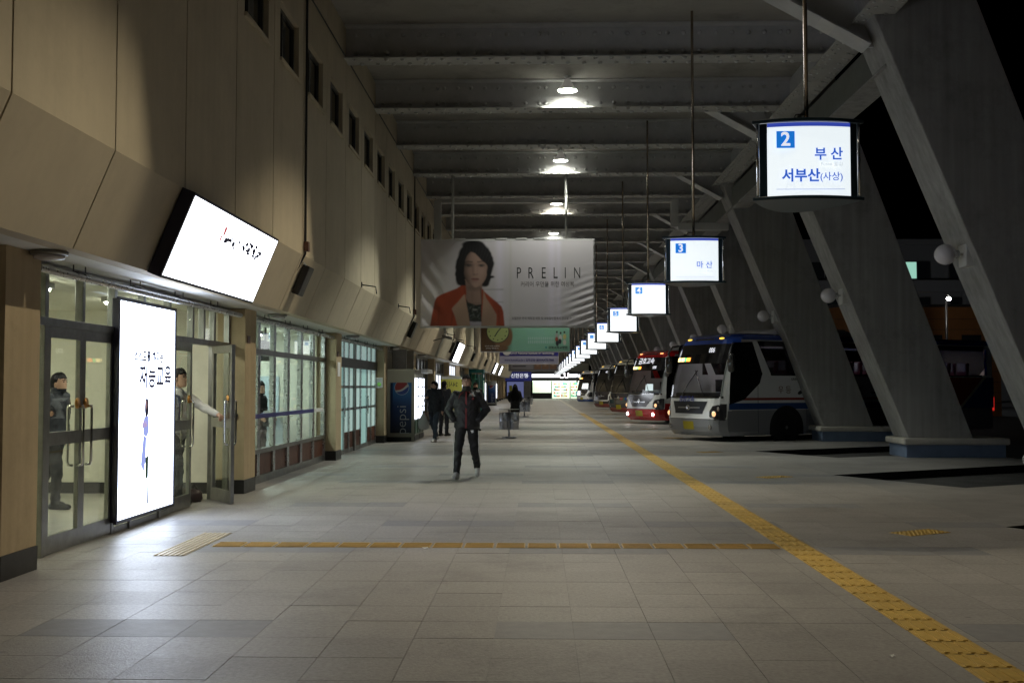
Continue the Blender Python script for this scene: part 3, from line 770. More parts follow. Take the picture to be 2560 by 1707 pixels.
# ---- wide window (bay 2)
win = thing('shop_window', 'wide shop window of six panes over brown panels with a blue strip', 'shop front', (XS, 19, 0))
ym = [15.98, 16.97, 17.98, 18.99, 20.04, 21.12, 22.24]
for i, y in enumerate(ym):
    for s in (-.045, .045): frame_bar(win, 'mullion', y + s - .03, y + s + .03, 0, 2.58, 'brushed')
frame_bar(win, 'head_rail', 15.95, 22.3, 2.581, 2.655); frame_bar(win, 'transom_rail', 15.95, 22.3, 2.04, 2.13, x1=XS + .036)
frame_bar(win, 'sill_rail', 15.95, 22.3, .47, .54, x1=XS + .036); frame_bar(win, 'base_rail', 15.95, 22.3, 0, .12, x1=XS + .034)
for a, b in zip(ym[:-1], ym[1:]):
    BOX('pane', 'glass_clear', XS - .012, XS - .004, a + .076, b - .076, .541, 2.039, win)
    BOX('transom_pane', 'glass_clear', XS - .012, XS - .004, a + .076, b - .076, 2.131, 2.579, win)
    BOX('lower_panel', 'wood_panel', XS - .02, XS - .004, a + .076, b - .076, .121, .469, win)
BOX('blue_strip', 'blue_strip', XS + .034, XS + .04, 16.0, 21.1, 1.03, 1.10, win)
BOX('white_strip', 'text_white', XS + .034, XS + .04, 21.12, 22.0, 1.03, 1.10, win)
room('ticket_hall', -8.2, 15.98, 22.2, 'cream_white', lights=((-5.6, 17.5, 1.3), (-5.6, 20.6, 1.3), (-7.2, 17.5, 1.3), (-7.2, 20.6, 1.3)), lmat='tube_light_cool')
o = BOX('blue_wall_band', 'blue_grey', -7.9, -5.4, 22.15, 22.198, .9, 1.75, kind='structure')
for (x, y, s) in ((-5.5, 21.4, 'front'), (-6.9, 21.2, 'rear')):
    c = thing('service_counter', f'white service counter inside the bright ticket hall, {s} one', 'counter', (x, y, 0))
    BOX('body', 'blue_grey', x - .45, x + .45, y - .3, y + .3, .003, .92, c, bevel=.01); BOX('top', 'cream_white', x - .5, x + .5, y - .36, y + .36, .921, .96, c, bevel=.01)
for (y, z) in ((18.5, 2.22), (19.5, 2.2)):
    c = thing('ceiling_screen', 'black monitor hung inside the wide shop window, ' + ('left one' if y < 19 else 'right one'), 'monitor', (-5.0, y, z))
    BOX('casing', 'black_plastic', -5.04, -4.98, y - .3, y + .3, z - .2, z + .17, c, bevel=.01)
    MB().cyl((-5.01, y, z + .17), (-5.01, y, 2.62), .02, n=8).build('hanger', 'steel_dark', c)
    BOX('screen', 'window_dark', -4.979, -4.975, y - .27, y + .27, z - .17, z + .14, c)

# ---- teal glazed doors (bay 3)
tg = thing('teal_glass_front', 'shop front of teal frosted glass doors over brown panels', 'shop front', (XS, 26, 0))
ym = [22.95, 23.7, 24.45, 25.1, 25.85, 26.75, 27.75, 28.4, 29.2]
for i, y in enumerate(ym):
    w = .1 if i == 4 else .05
    frame_bar(tg, 'mullion', y - w, y + w, 0, 2.58, 'brushed' if i != 4 else 'steel_frame', x1=XS + (.05 if i == 4 else .03))
frame_bar(tg, 'head_rail', 22.9, 29.23, 2.581, 2.655); frame_bar(tg, 'header_panel', 22.9, 29.23, 1.98, 2.2, 'steel_dark', x1=XS + .06)
for i, (a, b) in enumerate(zip(ym[:-1], ym[1:])):
    isdoor = i in (0, 1, 5)
    m = 'teal_frost' if isdoor else 'teal_frost_pale'
    a2 = a + (.1 if i == 4 else .05); b2 = b - (.1 if i == 3 else .05)
    lo = .1 if isdoor else .48
    for (z0, z1) in ((lo, .98), (1.04, 1.5), (1.56, 1.975)):
        if z1 > z0: BOX('pane', m, XS - .012, XS - .004, a2, b2, z0, z1, tg)
    for z in (.98, 1.5): BOX('glazing_bar', 'brushed', XS - .02, XS + .004, a2, b2, z + .002, z + .058, tg)
    BOX('transom_pane', 'teal_frost_pale', XS - .012, XS - .004, a2, b2, 2.21, 2.579, tg)
    if not isdoor: BOX('lower_panel', 'wood_panel', XS - .02, XS - .004, a2, b2, .1, .475, tg)
    else: MB().tube([(XS, b2 - .08, 1.3), (XS + .07, b2 - .08, 1.3), (XS + .07, b2 - .08, .85), (XS, b2 - .08, .85)], .013, 6).build('handle', 'chrome', tg)
    frame_bar(tg, 'base_rail', a2, b2, 0, .098, x1=XS + .02)
g1 = thing('exit_sign', 'small green and white sign on the pillar beside the drinks machine', 'sign', (-4.3, 29.2, 1.7))
BOX('plate', 'paper', -4.45, -4.27, 29.19, 29.22, 1.5, 1.78, g1, bevel=.01)
MB().lathe([(.0, 0), (.055, 0), (.055, -.004), (0, -.006)], (-4.36, 29.188, 1.6), 16, 'y').build('emblem', 'led_green_dim', g1)

# ---- drinks machines (bay 4)
def drink_machine(y0, label, side, x0=-4.3, h=2.0, w=1.15):
    v = thing('drink_machine', label, 'vending machine', (-3.9, y0, 0))
    BOX('body', 'cream_grey', x0, -3.52, y0, y0 + w, .0, h, v, bevel=.008)
    BOX('kick_plate', 'black_plastic', -3.519, -3.50, y0 + .02, y0 + w - .02, .02, .16, v)
    BOX('lit_front', 'vend_panel', -3.519, -3.48, y0 + .05, y0 + w * .47, .62, h - .22, v)
    BOX('lit_front', 'vend_panel', -3.519, -3.48, y0 + w * .60, y0 + w - .05, .62, h - .22, v)
    BOX('button_column', 'black_plastic', -3.519, -3.475, y0 + w * .485, y0 + w * .585, .3, h - .2, v)
    for z in (.95, 1.25, 1.52): BOX('shelf', 'steel_dark', -3.479, -3.473, y0 + .05, y0 + w - .05, z, z + .02, v)
    BOX('delivery_door', 'dark_green', -3.519, -3.49, y0 + .05, y0 + w * .47, .2, .58, v); BOX('delivery_door', 'dark_green', -3.519, -3.49, y0 + w * .60, y0 + w - .05, .2, .58, v)
    if side:
        BOX('side_frame', 'cream_grey', x0 + .02, -3.5, y0 - .02, y0 - .001, .12, .22, v)
        BOX('side_base', 'black_plastic', x0 + .02, -3.6, y0 - .012, y0 - .001, .005, .118, v)
        W2, H2 = .60, 1.42
        def f(u, vv):
            c = np.zeros(u.shape + (3,)); c[:] = (.006, .03, .13)
            t = np.clip(1 - np.abs(vv - .12) / .35, 0, 1)[..., None]; c = c * (1 - t) + np.array((.02, .13, .34)) * t
            t = np.clip((vv - .5) / .5, 0, 1)[..., None]; c = c * (1 - .75 * t)
            c = over(c, pip(u, vv, [(.0, 0), (.12, 0), (.12, 1), (0, 1)]), (.004, .02, .07))
            X = (u - .54) / .33; Y = (vv - .1) / .33 * (H2 / W2)
            r = np.sqrt(X ** 2 + Y ** 2); wave = .55 * np.sin(X * 1.3 + 1.3) * 0.5
            c = over(c, (r < 1.06), (.25, .33, .42)); c = over(c, r < .98, (.42, .42, .42))
            c = over(c, (r < .98) & (Y < -.05 - X * .55 + .25 * np.cos(X * 2)), (.24, .03, .035)); c = over(c, (r < .98) & (Y > .34 - X * .42 + .15 * np.cos(X * 2.4)), (.02, .045, .22))
            return c
        print_grid('side_panel', W2, H2, 90, 200, f, 'print_matte', v, Matrix.Translation((-3.9, y0 - .004, .94)) @ Matrix.Rotation(R(90), 4, 'X'))
        text('pepsi', .40, 'text_grey_lit', v, Matrix.Translation((-3.87, y0 - .007, .60)) @ Matrix.Rotation(R(90), 4, 'X') @ Matrix.Rotation(R(90), 4, 'Z'), off=-.006)
    return v
drink_machine(30.25, 'drinks machine with a dark blue cola panel on its side', True)
drink_machine(31.45, 'lit drinks machine behind the one with the blue side panel', False)
cn = thing('machine_canopy', 'beige canopy box over the two near drinks machines', 'canopy', (-3.9, 31, 2))
BOX('box', 'cream_grey', -4.3, -3.44, 30.26, 32.7, 2.004, 2.03, cn, bevel=.005)
BOX('edge', 'white_duct', -3.44, -3.25, 31.2, 32.7, 1.93, 2.05, cn)
nb = thing('pale_panel', 'pale grey panel above the drinks machine with the blue side', 'panel', (-4.1, 31.2, 2.3))  # plain pale board set in above the machine
BOX('board', 'pale_panel_grey', -4.26, -3.86, 31.2, 31.24, 2.06, 2.62, nb); BOX('frame', 'steel_frame', -4.28, -4.262, 31.19, 31.25, 2.04, 2.64, nb)
BOX('recess_wall', 'grey_wall', -4.62, -4.52, 29.84, 36.2, 0, 2.65, kind='structure')
BOX('recess_end_wall', 'grey_wall', -4.5, -3.9, 33.3, 33.4, 0, 2.65, kind='structure')

# ---- shop fronts farther on
styles = {4: 'dark', 5: 'white', 6: 'bright', 7: 'cream', 8: 'teal', 9: 'dark', 10: 'white', 11: 'dark', 12: 'white', 13: 'cream', 14: 'dark', 15: 'white', 16: 'dark', 17: 'cream', 18: 'dark'}
for k in range(4, 19):
    if k == 3: continue
    y0, y1 = 8.68 + 6.95 * k + .3, 8.68 + 6.95 * (k + 1) - .3
    if k == 4: y0, y1 = 36.8, 42.8
    st = styles[k]
    s = thing('shop_front', {'dark': f'dark closed shop front in bay {NTH[k]} along the wall', 'white': f'shop front with glowing white panes in bay {NTH[k]} along the wall', 'bright': 'brightly glowing shop front behind the walking pair', 'cream': f'warm lit shop front in bay {NTH[k]} along the wall', 'teal': 'teal framed booth front behind the walking man'}[st].replace('in bay ' + NTH[k], 'in the ' + NTH[k] + ' bay'), 'shop front', (XS, y0, 0), 'shop fronts far along the wall')
    n = 5; w = (y1 - y0) / n
    mat = {'dark': 'pane_dark', 'white': 'pane_white', 'bright': 'pane_white', 'cream': 'pane_cream', 'teal': 'pane_teal'}[st]
    for i in range(n + 1): frame_bar(s, 'mullion', y0 + i * w - .04, y0 + i * w + .04, 0, 2.58, 'teal' if st == 'teal' else 'steel_frame')
    frame_bar(s, 'head_rail', y0 - .03, y1 + .03, 2.581, 2.655); frame_bar(s, 'transom_rail', y0 - .03, y1 + .03, 2.04, 2.12, x1=XS + .04)
    for i in range(n):
        lit = mat if (i % 3 != 1 or st in ('cream', 'teal')) else 'pane_dark'
        BOX('pane', lit, XS - .02, XS - .008, y0 + i * w + .04, y0 + (i + 1) * w - .04, .5, 2.039, s)
        BOX('transom_pane', 'pane_dark' if st != 'bright' else 'pane_white', XS - .02, XS - .008, y0 + i * w + .04, y0 + (i + 1) * w - .04, 2.121, 2.58, s)
        BOX('lower_panel', 'wood_panel', XS - .02, XS - .008, y0 + i * w + .04, y0 + (i + 1) * w - .04, .02, .498, s)
drink_machine(88.0, 'distant lit drinks machine with a blue cola side, far along the wall', True)
drink_machine(47.6, 'lit drinks machine hidden behind the walking man', False)
drink_machine(69.5, 'lit drinks machine midway along the wall', False)
# yellow banner stand seen from behind
yb = thing('yellow_banner', 'yellow vertical banner with mirrored black lettering behind the walking pair', 'banner', (-3.9, 48.5, 0))
BOX('cloth', 'yellow_banner', -4.22, -3.3, 46.0, 46.02, .55, 1.86, yb)
MB().cyl((-4.2, 46.03, 0), (-4.2, 46.03, 1.9), .018, n=8).build('post', 'brushed', yb); MB().cyl((-3.32, 46.03, 0), (-3.32, 46.03, 1.9), .018, n=8).build('post', 'brushed', yb)
BOX('foot', 'steel_dark', -4.24, -3.28, 45.85, 46.2, 0, .03, yb)
text('24시간', .26, 'text_black', yb, face_mtx((-3.78, 45.993, 1.62)) @ Matrix.Scale(-1, 4, (1, 0, 0)), sx=.8)
text('대 여', .3, 'text_black', yb, face_mtx((-3.78, 45.993, 1.22)) @ Matrix.Scale(-1, 4, (1, 0, 0)))
tb = thing('teal_booth', 'teal framed glass booth by the wall beyond the walking man', 'booth', (-3.9, 66, 0))
for (x, y) in ((-4.3, 66), (-3.45, 66), (-4.3, 67.6), (-3.45, 67.6)): BOX('post', 'teal', x - .04, x + .04, y - .04, y + .04, 0, 2.4, tb)
BOX('top', 'teal', -4.35, -3.4, 65.95, 67.65, 2.401, 2.6, tb); BOX('pane', 'glass_teal', -4.26, -3.49, 65.99, 66.01, .3, 2.3, tb); BOX('pane', 'glass_teal', -3.46, -3.44, 66.05, 67.55, .3, 2.3, tb); BOX('base', 'teal', -4.3, -3.45, 65.96, 66.04, .0, .29, tb)

# ================================================================== LIT ADVERT PANELS
ad = thing('poster_lightbox', 'tall glowing white advert lightbox standing before the entrance glazing', 'lightbox', (XS, 12, 0))
xa = -4.40
BOX('case', 'sign_case_blk', xa - .07, xa - .012, 11.10, 12.86, .12, 2.46, ad, bevel=.006)
for (a, b, c, e) in ((11.09, 12.87, .10, .135), (11.09, 12.87, 2.44, 2.475), (11.09, 11.125, .136, 2.439), (12.835, 12.87, .136, 2.439)): BOX('trim', 'sign_case_blk', xa - .02, xa + .012, a, b, c, e, ad)
BOX('lit_face', 'ad_panel', xa - .011, xa, 11.126, 12.834, .137, 2.438, ad)
for y in (11.6, 12.5): BOX('foot', 'steel_frame', xa - .06, xa - .03, y - .03, y + .03, 0, .118, ad)
def ad_text(s, size, y, z, mat, off=0.0): text(s, size, mat, ad, face_mtx((xa + .003, y, z), '+x'), off=off)
ad_text('스스로를 깨우는', .135, 12.0, 1.86, 'ink_violet', .0045); ad_text('재능교육', .28, 12.22, 1.63, 'ink_violet', .007)
ad_text('스스로학습', .07, 11.5, 2.28, 'ink_faint')
for i, z in enumerate((1.30, 1.18, 1.13, .98, .93, .80, .66, .60, .46)): ad_text('대한민국 학습지', .055, 12.32, z, 'ink_faint')
fg = MB()
def blob(poly, mat, nm): MB().prism([(xa + .0022, 11.92 + a, 1.0 + b) for a, b in poly], (.002, 0, 0)).build(nm, mat, ad)
def elp(cx, cz, rx, rz, n=14): return [(cx + rx * math.cos(2 * math.pi * i / n), cz + rz * math.sin(2 * math.pi * i / n)) for i in range(n)]
blob(elp(.02, .30, .062, .11), 'ink_violet', 'printed_hair'); blob(elp(.0, .33, .032, .05), 'ink_skin', 'printed_face')
blob([(-.09, .12), (-.05, .2), (.07, .2), (.09, .02), (.02, -.03), (-.07, .0)], 'ink_pale_blue', 'printed_blouse'); blob([(-.12, .11), (-.06, .16), (.05, .14), (.04, .09), (-.1, .07)], 'ink_skin', 'printed_arm')
blob([(-.07, -.005), (.02, -.035), (.0, -.3), (-.05, -.42), (-.14, -.33)], 'ink_pale_blue', 'printed_skirt'); blob([(.0, -.26), (.09, -.24), (.085, -.48), (.01, -.5)], 'ink_green', 'printed_bag')
blob([(.0, -.505), (.03, -.505), (.02, -.8), (-.02, -.8)], 'ink_skin', 'printed_leg'); blob([(.05, -.49), (.08, -.485), (.1, -.78), (.05, -.78)], 'ink_violet', 'printed_leg')

# slanted screen on the fascia
def slant_box(y0, y1, label, marks):
    t = thing('slanted_lightbox', label, 'lightbox', (-3.6, y0, 3))
    top = Vector((-3.35, 0, 3.39)); bot = Vector((-3.665, 0, 2.62)); dd = (bot - top).normalized(); n = Vector((-dd.z, 0, dd.x))
    if n.x < 0: n = -n
    def P4(s0, s1, off): return [top + dd * s0 + n * off, top + dd * s1 + n * off]
    L = (bot - top).length
    a, b = P4(-.03, L + .03, 0)
    MB().prism([a + Vector((0, y0 - .03, 0)), b + Vector((0, y0 - .03, 0)), b - n * .14 + Vector((0, y0 - .03, 0)), a - n * .14 + Vector((0, y0 - .03, 0))], (0, y1 - y0 + .06, 0)).build('case', 'sign_case_blk', t)
    a, b = P4(0, L, .004)
    MB().prism([a + Vector((0, y0, 0)), b + Vector((0, y0, 0)), b - n * .003 + Vector((0, y0, 0)), a - n * .003 + Vector((0, y0, 0))], (0, y1 - y0, 0)).build('lit_face', 'screen_panel', t)
    if marks:
        rr = random.Random(3)
        def mk(u, s, ru, rs, mat):
            c = top + dd * (L * s) + n * .0065 + Vector((0, y0 + (y1 - y0) * u, 0))
            k = 9; MB().prism([c + Vector((0, ru * math.cos(2 * math.pi * i / k) * rr.uniform(.7, 1.2), 0)) + dd * rs * math.sin(2 * math.pi * i / k) * rr.uniform(.7, 1.2) for i in range(k)], n * .001).build('printed_stroke', mat, t)
        mk(.37, .22, .045, .07, 'ink_red'); mk(.355, .33, .03, .05, 'ink_red'); mk(.41, .33, .07, .035, 'ink_violet')
        for i in range(34):
            u = .42 + .43 * rr.random(); mk(u, .22 + .16 * rr.random(), rr.uniform(.02, .07), rr.uniform(.012, .034), 'ink_violet')
        mk(.345, .62, .03, .08, 'ink_yellow')
    return t
slant_box(10.32, 13.6, 'large glowing white advert screen tilted on the fascia above the entrance', True)
slant_box(45.3, 48.4, 'glowing white lightbox tilted on the fascia below the big banner', False)
slant_box(85.0, 88.0, 'distant tilted lightbox on the fascia, nearer of the two far ones', False)
slant_box(97.0, 100.0, 'distant tilted lightbox on the fascia, farther of the two far ones', False)
# loudspeakers on the fascia
for k, y in enumerate((15.95, 29.9, 43.8, 57.7, 71.6)):
    s = thing('loudspeaker', ['black loudspeaker on the fascia right of the glowing screen', 'black loudspeaker on the fascia left of the big banner', 'black loudspeaker on the fascia beside the second tilted lightbox', 'small far loudspeaker on the fascia beyond the second lightbox', 'tiny distant loudspeaker farthest along the fascia'][k], 'speaker', (-3.5, y, 3.1))
    c = Vector((-3.49, y, 3.10)); dn = Vector((XB - XU, 0, ZB - ZK)).normalized(); nn = Vector((-dn.z, 0, dn.x)); nn = nn if nn.x > 0 else -nn
    a = dn * .23
    MB().prism([c - a + Vector((0, -.17, 0)), c + a + Vector((0, -.17, 0)), c + a - nn * .12 + Vector((0, -.12, 0)), c - a - nn * .12 + Vector((0, -.12, 0))], (0, .34, 0)).build('cabinet', 'black_plastic', s, bevel=.012)
    MB().prism([c - a * .92 + nn * .004 + Vector((0, -.15, 0)), c + a * .92 + nn * .004 + Vector((0, -.15, 0)), c + a * .92 + Vector((0, -.15, 0)), c - a * .92 + Vector((0, -.15, 0))], (0, .30, 0)).build('grille', 'plinth_black', s)
    MB().tube([c - a * 1.0 - nn * .06 + Vector((0, -.15, 0)), c - a * 1.15 - nn * .16 + Vector((0, -.1, 0)), c - a * .2 - nn * .18 + Vector((0, -.05, 0))], .012, 6).build('bracket', 'brushed', s)
c = thing('security_camera', 'grey security camera on an arm below the left end of the big banner', 'camera', (-3.6, 36.4, 3.3))
MB().tube([(-3.6, 36.4, 3.1), (-3.3, 36.4, 3.18), (-3.12, 36.4, 3.22)], .018, 6).build('arm', 'steel_dark', c); MB().cyl((-3.25, 36.2, 3.27), (-2.98, 36.5, 3.18), .06, .05, 10).build('body', 'steel_dark', c)
# ================================================================== HANGING BAY SIGNS
def plate_pts(w, fb, rb, z, grow=0.0):
    pts = []
    for i in range(13):
        t = -1 + 2 * i / 12; pts.append((t * (w + grow), -(fb) * (1 - t * t) - grow * (1 - t * t), z))
    for i in range(1, 12):
        t = 1 - 2 * i / 12; pts.append((t * (w + grow), (rb + grow) * (1 - t * t), z))
    return pts
def bay_sign(num, lines, label, x, y, z, faint=0):
    s = thing('bay_sign', label, 'sign', (0, 0, 0), 'hanging bus bay signs')
    W2, H2 = .45, .325; fb, rb = .07, .62
    MB().prism(plate_pts(W2, fb, rb, H2 + .002, .045), (0, 0, .032)).build('top_plate', 'sign_case', s, bevel=.008)
    MB().prism(plate_pts(W2, fb, rb, -H2 - .034, .045), (0, 0, .032)).build('bottom_plate', 'sign_case', s, bevel=.008)
    for sx in (-1, 1):
        MB().cyl((sx * (W2 - .005), -.0, -H2), (sx * (W2 - .005), 0, H2), .014, n=10).build('corner_post', 'chrome', s)
    fy = lambda xx: -fb * (1 - (xx / W2) ** 2)
    fm = MB(); n = 10
    for i in range(n):
        x0 = -.365 + .73 * i / n; x1 = -.365 + .73 * (i + 1) / n
        fm.quad((x0, fy(x0), -H2), (x1, fy(x1), -H2), (x1, fy(x1), H2 - .035), (x0, fy(x0), H2 - .035))
    fm.build('lit_face', 'sign_panel' if not faint else 'sign_panel_far', s)
    tb_ = MB()
    for i in range(n):
        x0 = -.365 + .73 * i / n; x1 = -.365 + .73 * (i + 1) / n
        tb_.quad((x0, fy(x0), H2 - .034), (x1, fy(x1), H2 - .034), (x1, fy(x1), H2), (x0, fy(x0), H2))
    tb_.build('blue_band', 'sign_band_blue', s)
    for sx in (-1, 1):
        e = MB(); x0, x1 = sorted((sx * .366, sx * .43)); e.quad((x0, fy(x0) + .002, -H2), (x1, fy(x1) + .002, -H2), (x1, fy(x1) + .002, H2), (x0, fy(x0) + .002, H2)); e.build('side_strip', 'sign_case', s)
    rm = MB()
    for i in range(n):
        x0 = -.40 + .8 * i / n; x1 = -.40 + .8 * (i + 1) / n; ry = lambda q: rb * (1 - (q / W2) ** 2) * .96
        rm.quad((x1, ry(x1), -H2), (x0, ry(x0), -H2), (x0, ry(x0), H2), (x1, ry(x1), H2))
    rm.build('rear_lit_face', 'sign_panel', s)
    def T(body, size, mat, px, pz, align='CENTER', off=0.0, sx=1.0): text(body, size, mat, s, face_mtx((px, -fb - .006, pz)), align, off, sx=sx)
    if num:
        MB().prism([(-.295, -fb - .005, .095), (-.135, -fb - .005, .095), (-.135, -fb - .005, .245), (-.295, -fb - .005, .245)], (0, .001, 0)).build('number_square', 'sign_blue' if not faint else 'sign_blue_far', s)
        if num != '*': text(num, .17, 'text_white_lit', s, face_mtx((-.215, -fb - .009, .168)), off=.0035)
    for (body, size, px, pz, mat, off) in lines: T(body, size, mat, px, pz, 'RIGHT', off)
    if lines: BOX('rule_line', 'text_blue' if not faint else 'text_pale', -.3, .3, fy(0) - .004, fy(0) - .002, -.272, -.269, s)
    MB().cyl((0, .06, H2 + .034), (0, .06, ZF - z - .002), .021, n=12).build('pole', 'pole_steel', s)
    MB().tube([(-.02, .06, H2 + .1), (-.09, .06, H2 + .1), (-.12, .07, H2 + .048)], .006, 6).build('cable', 'steel_dark', s)
    MB().lathe([(.06, 0), (.06, .012), (.02, .03)], (0, .06, H2 + .034), 14).build('pole_collar', 'pole_steel', s)
    s.location = (x, y, z)
    return s
B2 = 'text_blue'
bay_sign('2', [('부 산', .118, .285, .035, B2, .0025), ('Busan 釜山', .042, .285, -.05, 'text_pale', 0), ('(사상)', .082, .285, -.163, B2, .0005), ('서부산', .122, .085, -.155, B2, .0035)],
         'largest glowing bay sign, nearest, with two lines of blue Korean lettering', 2.39, 9.5, 3.535)
bay_sign('3', [('마 산', .118, .27, -.09, B2, .001), ('Masan 馬山', .045, .27, -.185, 'text_pale', 0)], 'glowing bay sign just right of the big banner, one line of blue lettering', 2.39, 16.5, 3.48)
bay_sign('4', [('창 원', .115, .27, -.10, 'text_pale_pink', 0), ('昌原', .05, .27, -.185, 'text_pale_pink', 0)], 'glowing bay sign with faint pinkish lettering, above the blue coach nose', 2.39, 23.4, 3.45, 1)
bay_sign('5', [('진 주', .115, .27, -.10, 'text_pale_pink', 0), ('晉州', .05, .27, -.185, 'text_pale_pink', 0)], 'overexposed bay sign whose corner is covered by the sign with faint pinkish lettering', 2.39, 30.4, 3.43, 1)
bay_sign('6', [('고 령', .1, .27, -.13, 'text_pale_pink', 0)], 'small white bay sign above the red coach, right of the green banner', 2.39, 37.3, 3.42, 1)
for k in range(5, 19):
    bay_sign('*' if k < 12 else '', [('----', .1, .25, -.15, 'text_pale', 0)] if False else [], f'white glowing bay sign with an unreadable blue square, {NTH[k]} in the row' if k < 12 else 'tiny white glowing bay sign at the far end of the row', 2.39, 9.5 + 6.95 * k, 3.42, 1)

# ================================================================== BANNERS
def banner(y, x0, x1, z0, z1, label, zb, dy=0):
    b = thing('hanging_banner', label, 'banner', ((x0 + x1) / 2, y, z0))
    for (a, c, e, f) in ((x0 - .03, x1 + .03, z0 - .05, z0 - .002), (x0 - .03, x1 + .03, z1 + .002, z1 + .05)): BOX('frame_rail', 'banner_frame', a, c, y - .03, y + .03, e, f, b)
    for a in (x0 - .03, x1 + .002): BOX('frame_stile', 'banner_frame', a, a + .028, y - .025, y + .025, z0 - .001, z1 + .001, b)
    for a in (x0 + .85, x1 - .75): MB().cyl((a, y, z1 + .05), (a, y + dy, zb), .035, n=10).build('hanger', 'white_duct', b)
    return b
# --- portrait banner
bx0, bx1, bz0, bz1 = -3.23, 1.50, 3.20, 5.55; by = 29.44
bn = banner(by, bx0, bx1, bz0, bz1, 'huge banner showing a dark haired woman in an orange red coat', ZF - .002, 0)
BOX('backing', 'paper', bx0 + .01, bx1 - .01, by + .012, by + .02, bz0 + .01, bz1 - .01, bn)
for a in (-1.0, .15, .7, 1.2): BOX('clip', 'paper', bx0 + 1.9 + a, bx0 + 2.2 + a, by - .035, by + .035, bz1 + .051, bz1 + .07, bn)
BW, BH = bx1 - bx0, bz1 - bz0
def portrait(u, v):
    X = 240 + 1865 * u; Y = 185 + 920 * v          # print units
    c = np.zeros(u.shape + (3,)); c[:] = (.56, .525, .565)
    for (xc, w, dv) in ((1085, 45, .10), (1655, 45, .10), (1730, 25, .09), (1205, 14, -.05), (1500, 160, .02), (430, 120, -.05)):
        c += (np.exp(-((X - xc) / w) ** 2) * dv)[..., None] * np.array((.8, .7, 1.3))
    c = over(c, (np.abs(Y - 712) < 4) & (X > 900) & (X < 1130), (.30, .28, .31)); c = over(c, (np.abs(Y - 850) < 4) & (X > 1040) & (X < 1130), (.34, .32, .35))
    hair = np.array((.010, .009, .011)); skin = np.array((.36, .235, .195))
    wob = 2.5 * np.sin(Y / 27 + 1.7 * np.sin(X / 37)) + 1.5 * np.sin(Y / 11 + X / 13)
    def el(cx, cy, rx, ry, s=.12, w=0): return ell(X + wob * w, Y, cx, cy, rx, ry, s)
    strand = (.5 + .5 * np.sin(X / 5.5 + 2.2 * np.sin(Y / 60) + Y / 30)) * np.exp(-((Y - 330) / 120) ** 2)
    hcol = hair[None, None, :] + (strand * .014)[..., None]
    def hairm(c, m): m = np.clip(m, 0, 1)[..., None]; return c * (1 - m) + hcol * m
    c = hairm(c, el(815, 395, 188, 205, .05, 1) + el(690, 545, 78, 135, .1, 1.5) + el(648, 500, 45, 120, .15, 1.5) + el(655, 625, 40, 40, .3, 1) + el(935, 430, 88, 150, .08, 1.5) + el(925, 545, 70, 90, .15, 1) + el(938, 615, 44, 60, .2, 1) + el(985, 578, 44, 13, .35) + el(1012, 572, 12, 9, .4) + el(915, 655, 52, 26, .3, 1) + el(800, 225, 120, 45, .12, 1))
    nk = (.60 + .25 * np.clip((X - 700) / 200, 0, 1))[..., None] * skin
    m = pip(X, Y, [(708, 600), (893, 600), (898, 700), (930, 760), (905, 900), (730, 880), (690, 770), (706, 700)])[..., None]; c = c * (1 - m) + nk * m
    c = over(c, el(815, 690, 85, 34, .5) * .55, skin * .33)
    c = over(c, el(790, 790, 12, 60, .8) * .3, skin * .4); c = over(c, el(840, 860, 60, 9, .6) * .35, skin * .4)
    c = over(c, pip(X, Y, [(712, 790), (745, 850), (830, 880), (900, 870), (905, 1110), (760, 1110)]), (.012, .018, .016))
    rr = np.random.RandomState(5)
    for _ in range(110):
        a, b = rr.uniform(745, 895), rr.uniform(885, 1060); c = over(c, el(a, b, rr.uniform(3, 9), rr.uniform(3, 7), .3) * .8, (.17, .18, .17) if rr.rand() < .5 else (.03, .03, .03))
    c = over(c, pip(X, Y, [(762, 1055), (895, 1060), (895, 1110), (770, 1110)]), (.33, .30, .35)); c = over(c, el(815, 1035, 38, 26, .2), (.02, .022, .02)); c = over(c, el(820, 930, 30, 8, .3), (.25, .25, .24))
    red = np.array((.30, .050, .020)); rs = (1 - .35 * np.clip((520 - X) / 180, 0, 1) + .10 * np.sin(X / 40 + Y / 90) - .12 * np.exp(-((X - 1090) / 40) ** 2))[..., None]
    def coat(c, poly, k=1.0): m = pip(X, Y, poly)[..., None]; return c * (1 - m) + red * rs * k * m
    c = coat(c, [(330, 1110), (352, 980), (378, 850), (402, 795), (450, 765), (530, 735), (620, 700), (690, 655), (715, 760), (760, 1110)])
    c = coat(c, [(890, 690), (925, 735), (985, 790), (1060, 850), (1108, 895), (1128, 950), (1143, 1110), (890, 1110)])
    for (a, b, w) in (((560, 1110), (585, 930), 16), ((420, 1110), (430, 900), 14), ((1085, 1110), (1075, 930), 12)):
        q = np.abs(X - (a[0] + (b[0] - a[0]) * (1110 - Y) / (1110 - b[1]))) / w; c = over(c, np.clip(1 - q, 0, 1) * (Y > b[1]) * .5 * (np.abs(c[..., 0] / (c[..., 1] + 1e-4)) > 3), red * .3)
    bei = np.array((.36, .235, .175)); bs = (1 - .18 * np.clip((Y - 900) / 200, 0, 1) + .05 * np.sin(X / 50 + Y / 60))[..., None]
    for poly in ([(566, 918), (600, 880), (640, 840), (705, 760), (725, 850), (745, 950), (770, 1110), (628, 1110), (600, 1000)], [(912, 720), (940, 800), (1000, 890), (1057, 985), (1050, 1110), (888, 1110), (905, 870)]):
        m = pip(X, Y, poly)[..., None]; c = c * (1 - m) + bei * bs * m
    c = coat(c, [(690, 655), (716, 640), (728, 770), (700, 762)], .8)
